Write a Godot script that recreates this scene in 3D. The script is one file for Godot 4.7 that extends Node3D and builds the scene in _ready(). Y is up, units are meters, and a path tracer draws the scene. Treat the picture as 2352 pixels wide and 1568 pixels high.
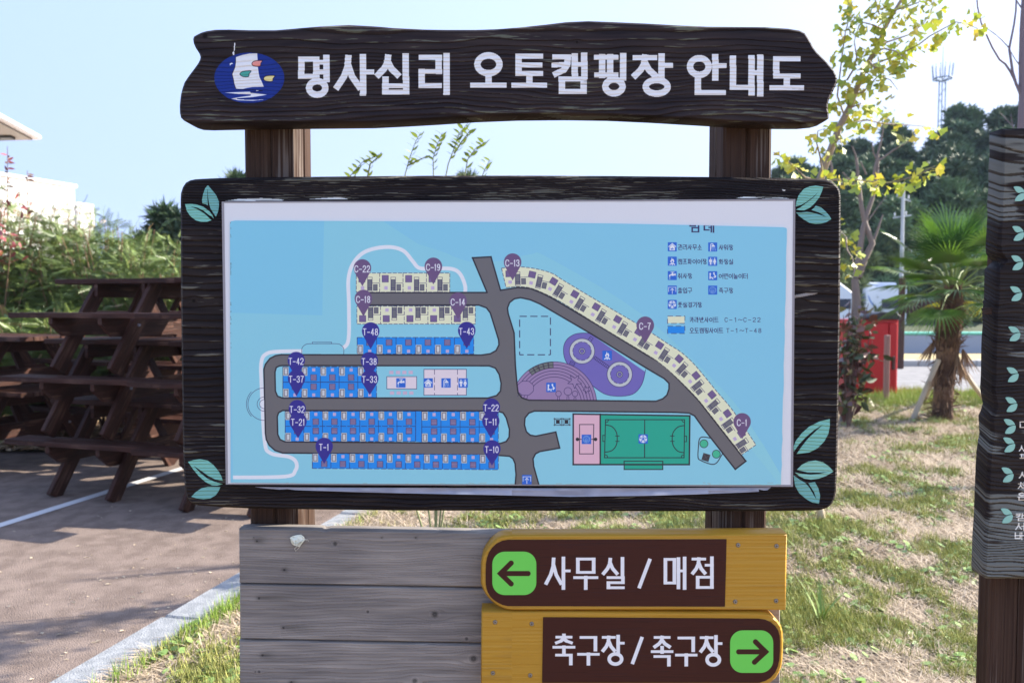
extends Node3D

# ---------------------------------------------------------------- measuring: a point of the view on a plane of the place
const EYE := Vector3(0.0, 1.55, 0.0)
const PITCH := -2.6
const FOCAL := 1830.0
const SIGN_Z := -1.83

func at(px: float, py: float, z: float) -> Vector3:
	var d := Vector3((px - 1176.0) / FOCAL, -(py - 784.0) / FOCAL, -1.0).rotated(Vector3.RIGHT, deg_to_rad(PITCH))
	return EYE + d * (z / d.z)

func on_ground(px: float, py: float, y := 0.0) -> Vector3:
	var d := Vector3((px - 1176.0) / FOCAL, -(py - 784.0) / FOCAL, -1.0).rotated(Vector3.RIGHT, deg_to_rad(PITCH))
	return EYE + d * ((y - EYE.y) / d.y)

func flat(px: float, py: float, z := SIGN_Z) -> Vector2:
	var p := at(px, py, z)
	return Vector2(p.x, p.y)

# frames of the close looks at the photograph: origin x, origin y, scale
const C0 := [0.0, 0.0, 1.0]
const C1 := [390.4, 34.45, 0.3418]
const C2 := [1136.9, 34.45, 0.3467]
const C3 := [516.8, 539.8, 0.29296]
const C4 := [516.8, 792.4, 0.29296]
const C5 := [1091.0, 516.8, 0.3174]
const C6 := [1091.0, 803.9, 0.3174]
const C8 := [1091.0, 1182.9, 0.3296]
const CL := [1515.9, 505.3, 0.17207]
const CP := [1136.9, 735.0, 0.13183]
const CE := [447.9, 86.1, 0.10984]
const CF := [390.4, 390.4, 0.1758]     # top left corner of the map frame
const CG := [1665.0, 390.4, 0.1318]    # top right corner
const CH := [401.9, 976.0, 0.1709]     # bottom left corner
const CI := [1665.0, 941.6, 0.1905]    # bottom right corner
const CT := [1751.3, 0.0, 0.2783]      # ginkgo
const CU := [1751.3, 390.5, 0.2637]
const CW := [1894.9, 631.6, 0.2417]

func V(a: Array, c: Array = C0) -> PackedVector2Array:
	var out := PackedVector2Array()
	for i in range(0, a.size() - 1, 2):
		out.append(Vector2(c[0] + a[i] * c[2], c[1] + a[i + 1] * c[2]))
	return out

func W(a: Array, c: Array = C0, z := SIGN_Z) -> PackedVector2Array:   # the same on the sign's plane, in metres
	var out := PackedVector2Array()
	for p in V(a, c):
		out.append(flat(p.x, p.y, z))
	return out

func smooth(p: PackedVector2Array, closed := false, n := 6) -> PackedVector2Array:   # Catmull-Rom
	var out := PackedVector2Array()
	var m := p.size()
	for i in (m if closed else m - 1):
		var a := p[(i - 1 + m) % m] if closed or i > 0 else p[0]
		var b := p[i]
		var c := p[(i + 1) % m]
		var d := p[(i + 2) % m] if closed or i + 2 < m else p[m - 1]
		for k in n:
			out.append(b.cubic_interpolate(c, a, d, float(k) / n))
	if not closed:
		out.append(p[m - 1])
	return out

func round_rect(r: Rect2, rad: float, n := 6) -> PackedVector2Array:
	var out := PackedVector2Array()
	for q in 4:
		var c: Vector2 = [r.position + Vector2(rad, rad), Vector2(r.end.x - rad, r.position.y + rad), r.end - Vector2(rad, rad), Vector2(r.position.x + rad, r.end.y - rad)][q]
		for k in n + 1:
			var t := PI + q * PI / 2 + k * PI / 2 / n
			out.append(c + Vector2(cos(t), sin(t)) * rad)
	return out

func circle(c: Vector2, r: float, n := 28, from := 0.0, to := TAU, ry := -1.0) -> PackedVector2Array:
	var out := PackedVector2Array()
	for k in n + (0 if to - from >= TAU - 0.001 else 1):
		var t := from + (to - from) * k / n
		out.append(c + Vector2(cos(t) * r, sin(t) * (r if ry < 0 else ry)))
	return out

# ---------------------------------------------------------------- colours
func C(r: float, g: float, b: float) -> Color:
	return Color(r / 255.0, g / 255.0, b / 255.0)

func ph(r: float, g: float, b: float) -> Color:   # base colour of a thing in the sign's open shade, where white paper reads 205 212 240
	var l := C(r, g, b).srgb_to_linear()
	return Color(minf(0.86, l.r * 0.80 / 0.61), minf(0.86, l.g * 0.80 / 0.66), minf(0.86, l.b * 0.80 / 0.87)).linear_to_srgb()

func lin(r: float, g: float, b: float) -> Color:
	return Color(r, g, b).linear_to_srgb()

# ---------------------------------------------------------------- drawing flat print into a picture
class Canvas:
	var im: Image
	var w: int
	var h: int
	var lo: Vector2
	var size: Vector2
	var host
	var z: float
	var level := 1.0                      # how thick level strokes are beside upright ones
	func rad(d: Vector2, r: float) -> float:
		return r * lerpf(1.0, level, clampf((absf(d.x) - .86) * 10.0, 0, 1))
	func _init(owner, px: Rect2, plane_z: float, width: int):
		host = owner
		z = plane_z
		var a: Vector2 = host.flat(px.position.x, px.position.y, z)
		var b: Vector2 = host.flat(px.end.x, px.end.y, z)
		lo = Vector2(minf(a.x, b.x), maxf(a.y, b.y))
		size = Vector2(absf(b.x - a.x), absf(b.y - a.y))
		w = width
		h = int(width * size.y / size.x)
		im = Image.create_empty(w, h, false, Image.FORMAT_RGBA8)
	func uv(p: Vector2) -> Vector2:       # plane metres -> uv
		return Vector2((p.x - lo.x) / size.x, (lo.y - p.y) / size.y)
	func t(p: Vector2) -> Vector2:        # photo point -> picture point
		return uv(host.flat(p.x, p.y, z)) * Vector2(w, h)
	func k() -> float:                    # picture points per photo point
		return w / size.x * absf(z) / 1830.0
	func fill(pts: PackedVector2Array, c: Color) -> void:
		var q := PackedVector2Array()
		for p in pts:
			q.append(t(p))
		raw(q, c)
	func raw(q: PackedVector2Array, c: Color) -> void:
		var n := q.size()
		var y0 := 1e9
		var y1 := -1e9
		for p in q:
			y0 = minf(y0, p.y)
			y1 = maxf(y1, p.y)
		for y in range(maxi(0, int(floor(y0))), mini(h, int(ceil(y1)) + 1)):
			var l := PackedFloat32Array()      # four lines through each row; where each crosses the shape once, its edge is blended
			var r := PackedFloat32Array()
			var simple := true
			for k in 4:
				var yc := y + .125 + k * .25
				var xs := PackedFloat32Array()
				for i in n:
					var a := q[i]
					var b := q[(i + 1) % n]
					if (a.y <= yc) != (b.y <= yc):
						xs.append(a.x + (yc - a.y) / (b.y - a.y) * (b.x - a.x))
				if xs.size() > 2:
					simple = false
					break
				if xs.size() == 2:
					l.append(minf(xs[0], xs[1]))
					r.append(maxf(xs[0], xs[1]))
			if simple:
				if l.is_empty():
					continue
				var l0 := 1e9
				var l1 := -1e9
				var r0 := 1e9
				var r1 := -1e9
				for k in l.size():
					l0 = minf(l0, l[k])
					l1 = maxf(l1, l[k])
					r0 = minf(r0, r[k])
					r1 = maxf(r1, r[k])
				var a := clampi(int(ceil(l1)), 0, w)
				var b := clampi(int(floor(r0)), 0, w)
				if l.size() < 4 or b < a:
					a = clampi(int(ceil(r1)), 0, w)
					b = a
				elif b > a:
					im.fill_rect(Rect2i(a, y, b - a, 1), c)
				for half in 2:
					for x in range(maxi(0, int(floor(l0))) if half == 0 else b, a if half == 0 else mini(w, int(ceil(r1)))):
						var cover := 0.0
						for k in l.size():
							cover += clampf(minf(r[k], x + 1.0) - maxf(l[k], x), 0, 1) * .25
						if cover > .01:
							var o := im.get_pixel(x, y)
							im.set_pixel(x, y, o.lerp(c, cover) if o.a > 0 else (Color(c.r, c.g, c.b, cover)))
				continue
			var yc := y + 0.5
			var xs := PackedFloat32Array()
			for i in n:
				var a := q[i]
				var b := q[(i + 1) % n]
				if (a.y <= yc) != (b.y <= yc):
					xs.append(a.x + (yc - a.y) / (b.y - a.y) * (b.x - a.x))
			xs.sort()
			for i in range(0, xs.size() - 1, 2):
				var x0 := maxi(0, roundi(xs[i]))
				var x1 := mini(w, roundi(xs[i + 1]))
				if x1 > x0:
					im.fill_rect(Rect2i(x0, y, x1 - x0, 1), c)
	func line(pts: PackedVector2Array, width: float, c: Color, closed := false, caps := true) -> void:
		var q := PackedVector2Array()
		for p in pts:
			q.append(t(p))
		var r := width * k() * 0.5
		var n := q.size()
		for i in (n if closed else n - 1):
			var a := q[i]
			var b := q[(i + 1) % n]
			if a.distance_to(b) < 0.01:
				continue
			var d := (b - a).normalized()
			var e := Vector2(-d.y, d.x) * rad(d, r)
			var ea := 0.0
			var eb := 0.0
			if not closed and caps and i == 0:
				ea = r
			if not closed and caps and i == n - 2:
				eb = r
			if i > 0 or closed:
				var d0 := (a - q[(i - 1 + n) % n]).normalized()
				if absf(d0.dot(d)) < 0.35:
					ea = rad(d0, r)
				elif r > 0.8:
					raw(host.circle(a, r, 10), c)
			if i < n - 2 or closed:
				var d1 := (q[(i + 2) % n] - b).normalized()
				if absf(d1.dot(d)) < 0.35:
					eb = rad(d1, r)
			a -= d * ea
			b += d * eb
			raw(PackedVector2Array([a + e, b + e, b - e, a - e]), c)
	func dashed(pts: PackedVector2Array, width: float, c: Color, dash: float, gap: float, closed := false) -> void:
		var p := pts.duplicate()
		if closed:
			p.append(p[0])
		var pen := 0.0
		for i in p.size() - 1:
			var a := p[i]
			var b := p[i + 1]
			var len := a.distance_to(b)
			var s := 0.0
			while s < len:
				var ph_ := fmod(pen, dash + gap)
				var step := minf((dash - ph_) if ph_ < dash else (dash + gap - ph_), len - s)
				if ph_ < dash and step > 0.01:
					line(PackedVector2Array([a.lerp(b, s / len), a.lerp(b, (s + step) / len)]), width, c, false, false)
				s += maxf(step, 0.01)
				pen += maxf(step, 0.01)

# ---------------------------------------------------------------- lettering, stroke by stroke
const LATIN := {
	"C": [[1, .22, .85, .06, .6, 0, .4, 0, .15, .08, 0, .3, 0, .7, .15, .92, .4, 1, .6, 1, .85, .94, 1, .76]],
	"T": [[0, 0, 1, 0], [.5, 0, .5, 1]], "-": [[0, .56, 1, .56]], "/": [[1, 0, 0, 1]],
	"0": [[.5, 0, .15, .1, 0, .35, 0, .65, .15, .9, .5, 1, .85, .9, 1, .65, 1, .35, .85, .1, .5, 0]],
	"1": [[.2, .2, .6, 0, .6, 1]],
	"2": [[0, .25, .1, .08, .35, 0, .65, 0, .9, .08, 1, .27, .9, .47, .1, .85, 0, 1, 1, 1]],
	"3": [[0, .2, .15, .05, .5, 0, .85, .06, .95, .25, .8, .44, .45, .48, .82, .52, 1, .72, .87, .94, .5, 1, .15, .95, 0, .78]],
	"4": [[1, .72, 0, .72, .72, 0, .72, 1]], "7": [[0, 0, 1, 0, .45, .5, .35, 1]],
	"8": [[.5, 0, .15, .07, .08, .24, .2, .42, .5, .47, .8, .42, .92, .24, .85, .07, .5, 0], [.5, .47, .15, .54, 0, .74, .12, .94, .5, 1, .88, .94, 1, .74, .85, .54, .5, .47]],
	"9": [[.95, .35, .75, .55, .4, .6, .1, .5, 0, .3, .12, .08, .5, 0, .85, .1, 1, .35, .95, .7, .75, .94, .4, 1, .08, .9]],
	"~": [[0, .58, .12, .45, .3, .4, .5, .5, .7, .6, .88, .55, 1, .42]],
}

func consonant(l: int, wide: bool) -> Array:   # strokes in a unit box, y down; wide: over or under a level vowel, or a final
	match l:
		0: return [[0, 0, 1, 0, 1, 1]] if wide else [[.05, 0, .95, 0, .9, .4, .65, .75, .1, 1]]
		2: return [[0, 0, 0, 1, 1, 1]]
		3: return [[1, 0, 0, 0, 0, 1, 1, 1]]
		5: return [[0, 0, 1, 0, 1, .5, 0, .5, 0, 1, 1, 1]]
		6: return [[0, 0, 1, 0, 1, 1, 0, 1, 0, 0]]
		7: return [[0, 0, 0, 1, 1, 1, 1, 0], [0, .48, 1, .48]]
		9: return [[.5, 0, .47, .3, .3, .65, 0, 1], [.5, .25, .68, .65, 1, 1]]
		11: return [["o", .5, .5, .5, .5]]
		12: return [[.03, 0, .97, 0], [.5, 0, .46, .35, .28, .7, 0, 1], [.5, .3, .7, .7, 1, 1]]
		14: return [[.5, 0, .5, .2], [.03, .24, .97, .24], [.5, .24, .45, .5, .28, .78, 0, 1], [.5, .5, .7, .78, 1, 1]]
		15: return [[0, 0, 1, 0, 1, 1], [0, .48, 1, .48]] if wide else [[.05, 0, .95, 0, .9, .45, .65, .78, .1, 1], [.0, .48, .88, .44]]
		16: return [[1, 0, 0, 0, 0, 1, 1, 1], [0, .5, .96, .5]]
		17: return [[0, 0, 1, 0], [0, 1, 1, 1], [.27, 0, .27, 1], [.73, 0, .73, 1]]
		18: return [[.5, 0, .5, .12], [0, .25, 1, .25], ["o", .5, .72, .42, .28]]
	return []

const FINALS := {1: 0, 4: 2, 8: 5, 16: 6, 17: 7, 19: 9, 21: 11}

func syllable_strokes(code: int) -> Array:
	var s := code - 0xAC00
	var l := s / 588
	var v := (s % 588) / 28
	var f := s % 28
	var out := []
	var hb := 1.0 if f == 0 else 0.57
	var put := func(strokes: Array, box: Rect2):
		for st in strokes:
			if st[0] is String:
				out.append(["o", box.position.x + st[1] * box.size.x, box.position.y + st[2] * box.size.y, st[3] * box.size.x, st[4] * box.size.y])
			else:
				var o := []
				for i in range(0, st.size(), 2):
					o.append(box.position.x + st[i] * box.size.x)
					o.append(box.position.y + st[i + 1] * box.size.y)
				out.append(o)
	if v in [0, 1, 2, 4, 5, 6, 7, 20]:
		var lw: float = {0: .56, 1: .47, 2: .56, 4: .6, 5: .5, 6: .58, 7: .5, 20: .66}[v]
		var lh := (.80 if f == 0 else .47)
		if l == 11 and f == 0:
			lh = .62
		var ly := .16 if l == 11 and f == 0 else .03
		if l in [9, 12, 14] and f == 0:
			lw += .08
		put.call(consonant(l, false), Rect2(0, ly, lw, lh))
		var m := hb * .42
		match v:
			0: out.append_array([[.76, 0, .76, hb], [.76, m, 1, m]])
			1: out.append_array([[.68, 0.02, .68, hb * .98], [1, 0, 1, hb], [.68, m, 1, m]])
			2: out.append_array([[.76, 0, .76, hb], [.76, m * .72, 1, m * .72], [.76, m * 1.35, 1, m * 1.35]])
			4: out.append_array([[.98, 0, .98, hb], [.7, m, .98, m]])
			5: out.append_array([[.76, 0.02, .76, hb * .98], [1, 0, 1, hb], [.55, m, .76, m]])
			6: out.append_array([[.98, 0, .98, hb], [.64, hb * .2, .98, hb * .2], [.64, hb * .66, .98, hb * .66]])
			7: out.append_array([[.76, 0.02, .76, hb * .98], [1, 0, 1, hb], [.52, hb * .32, .76, hb * .32], [.52, hb * .62, .76, hb * .62]])
			20: out.append([.96, 0, .96, hb])
		if f:
			put.call(consonant(FINALS[f], true), Rect2(.24, .65, .74, .35) if FINALS[f] != 11 else Rect2(.3, .63, .64, .37))
	elif v in [8, 12, 13, 17, 18]:
		var k := .56 if f else 1.0
		var lh := {8: .6, 12: .6, 13: .46, 17: .46, 18: .62}[v] * k as float
		put.call(consonant(l, true), Rect2(.13, 0, .74, lh))
		match v:
			8: out.append_array([[.5, lh + .04, .5, .96 * k], [0, k if f == 0 else .52, 1, k if f == 0 else .52]])
			13: out.append_array([[0, .64 * k if f == 0 else .42, 1, .64 * k if f == 0 else .42], [.5, .64 * k if f == 0 else .42, .5, 1.0 if f == 0 else .62]])
			18: out.append([0, .95 * k, 1, .95 * k])
		if f:
			put.call(consonant(FINALS[f], true), Rect2(.14, .70, .72, .30))
	else:
		var k := .66 if f else 1.0
		put.call(consonant(l, true), Rect2(.03, 0, .56, .5 * k))
		match v:
			9: out.append_array([[.31, .54 * k, .31, .84 * k], [0, .84 * k, .66, .84 * k], [.8, 0, .8, k], [.8, .45 * k, 1, .45 * k]])
			14: out.append_array([[0, .64 * k, .68, .64 * k], [.3, .64 * k, .3, 1.0 * k], [.97, 0, .97, k], [.7, .82 * k, .97, .82 * k]])
			16: out.append_array([[0, .66 * k, .7, .66 * k], [.34, .66 * k, .34, 1.0 * k], [.93, 0, .93, k]])
		if f:
			put.call(consonant(FINALS[f], true), Rect2(.2, .76, .76, .24))
	return out

func glyph(cv: Canvas, ch: String, r: Rect2, t: float, col: Color, slant := 0.0) -> void:
	var strokes: Array
	if LATIN.has(ch):
		strokes = LATIN[ch]
	else:
		strokes = syllable_strokes(ch.unicode_at(0))
	cv.level = 1.0 if LATIN.has(ch) else .76
	var o := r.position + Vector2(t, t) / 2
	var s := r.size - Vector2(t, t)
	for st in strokes:
		if st[0] is String:
			cv.level = 1.0
			cv.line(circle(o + Vector2(st[1], st[2]) * s, st[3] * s.x, 26, 0.0, TAU, st[4] * s.y), t, col, true)
			cv.level = 1.0 if LATIN.has(ch) else .76
		else:
			var p := PackedVector2Array()
			for i in range(0, st.size(), 2):
				p.append(o + Vector2(st[i], st[i + 1]) * s)
			if p[0] == p[p.size() - 1]:
				p.remove_at(p.size() - 1)
				cv.line(p, t, col, true)
			else:
				cv.line(p, t, col)
	cv.level = 1.0

func words(cv: Canvas, text: String, x: float, y: float, adv: float, size: Vector2, t: float, col: Color) -> void:
	for ch in text:
		if ch != " ":
			glyph(cv, ch, Rect2(x, y, size.x, size.y), t, col)
		x += adv

# ---------------------------------------------------------------- the print of the camp map
var NAVY: Color
var INK: Color
var BLUE_ICON: Color
var PALE: Color

func poly_at(pts: PackedVector2Array, c: Vector2, ax: Vector2, ay: Vector2) -> PackedVector2Array:
	var out = PackedVector2Array()
	for p in pts:
		out.append(c + ax * p.x + ay * p.y)
	return out

func unit(a: Array, o: Vector2, s: float) -> PackedVector2Array:
	var out = PackedVector2Array()
	for i in range(0, a.size(), 2):
		out.append(o + Vector2(a[i], a[i + 1]) * s)
	return out

func icon(cv: Canvas, kind: String, o: Vector2, s: float) -> void:
	cv.fill(round_rect(Rect2(o, Vector2(s, s)), s * .04, 2), BLUE_ICON)
	var wh = PALE
	var l = func(a: Array, w := .06): cv.line(unit(a, o, s), s * w, wh)
	var f = func(a: Array, c = wh): cv.fill(unit(a, o, s), c)
	match kind:
		"house":
			l.call([.12, .48, .5, .15, .88, .48], .1)
			f.call([.2, .52, .5, .24, .8, .52, .8, .9, .2, .9])
			f.call([.33, .64, .38, .64, .38, .72, .5, .72, .5, .6, .56, .6, .56, .82, .33, .82], BLUE_ICON)
			f.call([.6, .72, .68, .72, .68, .82, .64, .82, .64, .76, .6, .76], BLUE_ICON)
		"shower":
			l.call([.27, .92, .27, .3, .32, .16, .44, .13, .54, .2, .56, .28], .09)
			f.call([.34, .48, .38, .34, .48, .27, .62, .27, .74, .36, .78, .48])
			for k in 4:
				for j in 3:
					var x = .38 + k * .11 + (k - 1.5) * .03 * j
					l.call([x, .54 + j * .14, x + (k - 1.5) * .02, .61 + j * .14], .04)
		"fire":
			cv.fill(smooth(unit([.46, .08, .52, .3, .62, .24, .72, .5, .66, .66, .5, .72, .36, .66, .28, .5, .38, .34], o, s), true, 4), wh)
			cv.fill(smooth(unit([.5, .44, .58, .58, .5, .68, .42, .58], o, s), true, 3), BLUE_ICON)
			l.call([.24, .86, .42, .76], .12)
			l.call([.76, .86, .58, .76], .12)
			f.call([.44, .8, .56, .8, .56, .95, .44, .95])
		"people":
			for k in 2:
				var x = .27 + k * .45
				cv.fill(circle(o + Vector2(x, .19) * s, s * .075, 10), wh)
				if k == 0:
					f.call([x - .15, .3, x + .15, .3, x + .17, .58, x + .09, .58, x + .09, .88, x - .09, .88, x - .09, .58, x - .17, .58])
				else:
					f.call([x - .1, .3, x + .1, .3, x + .19, .64, x + .09, .64, x + .08, .88, x - .08, .88, x - .09, .64, x - .19, .64])
			l.call([.49, .15, .49, .85], .025)
		"tap":
			l.call([.35, .13, .7, .13], .08)
			l.call([.53, .13, .53, .3], .09)
			f.call([.14, .65, .14, .48, .24, .36, .4, .34, .46, .26, .6, .26, .66, .34, .86, .24, .9, .5, .82, .5, .7, .48, .6, .54, .46, .52, .36, .46, .28, .52, .28, .65])
			f.call([.15, .68, .28, .68, .28, .94, .15, .94], ph(130, 165, 225))
		"seesaw":
			cv.fill(circle(o + Vector2(.23, .28) * s, s * .1, 12), wh)
			cv.fill(circle(o + Vector2(.64, .22) * s, s * .1, 12), wh)
			l.call([.22, .4, .2, .76], .13)
			l.call([.2, .72, .36, .66, .36, .72], .07)
			l.call([.66, .36, .82, .58, .74, .7], .12)
			l.call([.16, .84, .88, .54], .06)
			f.call([.4, .88, .5, .7, .62, .88])
		"gate":
			l.call([.1, .68, .1, .2, .9, .2, .9, .68], .06)
			l.call([.5, .9, .5, .36], .07)
			l.call([.32, .52, .5, .34, .68, .52], .07)
		"volley":
			cv.line(circle(o + Vector2(.5, .5) * s, s * .36, 24), s * .035, ph(160, 190, 235), true)
			for a in [[.25, .28, .42, .5, .38, .82], [.36, .2, .56, .45, .5, .86], [.2, .5, .5, .62, .84, .45], [.2, .6, .5, .74, .82, .6], [.5, .14, .66, .32, .86, .38]]:
				cv.line(smooth(unit(a, o, s), false, 4), s * .03, ph(160, 190, 235))
		"ball":
			cv.fill(circle(o + Vector2(.5, .5) * s, s * .4, 28), wh)
			for k in 5:
				var t = -PI / 2 + k * TAU / 5
				cv.fill(circle(o + (Vector2(.5, .5) + Vector2(cos(t), sin(t)) * .36) * s, s * .1, 5, t, t + TAU), BLUE_ICON)
				cv.line(PackedVector2Array([o + (Vector2(.5, .5) + Vector2(cos(t), sin(t)) * .13) * s, o + (Vector2(.5, .5) + Vector2(cos(t), sin(t)) * .3) * s]), s * .03, BLUE_ICON)
			cv.line(circle(o + Vector2(.5, .5) * s, s * .24, 5, -PI / 2 + PI / 5, TAU - PI / 2 + PI / 5), s * .025, BLUE_ICON, true)
			cv.fill(circle(o + Vector2(.5, .5) * s, s * .14, 5, -PI / 2, TAU - PI / 2), BLUE_ICON)
			cv.line(circle(o + Vector2(.5, .5) * s, s * .4, 28), s * .04, wh, true)

func pin(cv: Canvas, c: Array, x: float, y: float, r: float, tip: float, col: Color, text: String) -> void:
	var o = Vector2(c[0] + x * c[2], c[1] + y * c[2])
	var rr: float = r * c[2]
	var t = Vector2(c[0] + x * c[2], c[1] + tip * c[2])
	cv.fill(circle(o, rr, 36), col)
	cv.fill(PackedVector2Array([o + Vector2(-rr * .9, rr * .44), o + Vector2(rr * .9, rr * .44), t]), col)
	var n = text.length()
	var wide = 0.0
	var adv = []
	for ch in text:
		adv.append({"-": .34, "1": .22, "T": .42, "C": .46}.get(ch, .38) * rr)
		wide += adv[-1] + rr * .07
	var px = o.x - wide / 2
	for i in n:
		glyph(cv, text[i], Rect2(px, o.y - rr * .40 + rr * .1, adv[i], rr * .8), rr * .1, PALE)
		px += adv[i] + rr * .075

func hatch(cv: Canvas, c: Vector2, ax: Vector2, ay: Vector2, n: int, fillc: Color) -> void:
	cv.fill(poly_at(PackedVector2Array([Vector2(-.5, -.5), Vector2(.5, -.5), Vector2(.5, .5), Vector2(-.5, .5)]), c, ax, ay), fillc)
	for k in n + 1:
		var y = -.5 + float(k) / n
		cv.line(poly_at(PackedVector2Array([Vector2(-.5, y), Vector2(.5, y)]), c, ax, ay), 1.25, NAVY, false, false)
	for x in [-.5, .5]:
		cv.line(poly_at(PackedVector2Array([Vector2(x, -.5), Vector2(x, .5)]), c, ax, ay), .8, NAVY)

func quad_at(cv: Canvas, c: Vector2, ax: Vector2, ay: Vector2, x0: float, y0: float, x1: float, y1: float, col: Color, edge := 0.0) -> void:
	var p = poly_at(PackedVector2Array([Vector2(x0, y0), Vector2(x1, y0), Vector2(x1, y1), Vector2(x0, y1)]), c, ax, ay)
	if col.a > 0:
		cv.fill(p, col)
	if edge > 0:
		cv.line(p, edge, NAVY, true)

func caravan_plot(cv: Canvas, c: Vector2, ax: Vector2, ay: Vector2) -> void:   # c: upper left corner; ax: along the row, ay: to the road, each one plot unit of 100
	var grey = ph(100, 104, 122)
	hatch(cv, c + ax * 24 + ay * 30, ax * 27, ay * 34, 6, ph(165, 140, 205))
	quad_at(cv, c, ax, ay, 20, 69, 34, 87, ph(178, 165, 218))
	quad_at(cv, c, ax, ay, 48, 22, 68, 99, Color(0, 0, 0, 0), .8)
	quad_at(cv, c, ax, ay, 50, 34, 66, 92, grey, .8)
	cv.line(poly_at(PackedVector2Array([Vector2(50, 78), Vector2(66, 78)]), c, ax, ay), .8, NAVY)
	cv.line(poly_at(PackedVector2Array([Vector2(68, 52), Vector2(99, 52)]), c, ax, ay), .8, NAVY)
	quad_at(cv, c, ax, ay, 73, 60, 90, 92, grey, .8)

func tent_cell(cv: Canvas, x: float, y: float, w: float, h: float, flip: bool) -> void:
	var edge = ph(178, 182, 190)
	var bw = w * .31
	var bh = minf(h * .56, 21.0)
	var by = y + h - bh - .3 if flip else y + .8
	cv.fill(V([x + .6, by, x + bw, by, x + bw, by + bh, x + .6, by + bh]), edge)
	cv.fill(V([x + w * .08, by + bh * .14, x + w * .25, by + bh * .14, x + w * .25, by + bh * .84, x + w * .08, by + bh * .84]), ph(190, 198, 220))
	cv.line(V([x + w * .08, by + bh * .14, x + w * .25, by + bh * .14, x + w * .25, by + bh * .84, x + w * .08, by + bh * .84]), .95, NAVY, true)
	var ly = y + h - h * .27 if flip else y + h * .09
	cv.fill(V([x + w * .56, ly, x + w * .73, ly, x + w * .73, ly + 7.6, x + w * .56, ly + 7.6]), ph(180, 165, 218))
	var hy = y + h * .3 if flip else y + h * .7
	hatch(cv, Vector2(x + w * .64, hy), Vector2(w * .31, 0), Vector2(0, 13.2), 6, ph(190, 175, 225))

func tent_row(cv: Canvas, x0: float, y0: float, x1: float, y1: float, n: int, flip: bool, drop := 0.0) -> void:
	var w = (x1 - x0) / n
	for i in n:
		var d = drop * i / n
		cv.line(V([x0 + w * i, y0 + d, x0 + w * i, y0 + d + (y1 - y0) * .45]), 1.0, NAVY, false, false)
		cv.line(V([x0 + w * i, y0 + d + (y1 - y0) * .6, x0 + w * i, y0 + d + (y1 - y0) * .97]), 1.0, NAVY, false, false)
		tent_cell(cv, x0 + w * i, y0 + d, w, y1 - y0, flip)

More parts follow.
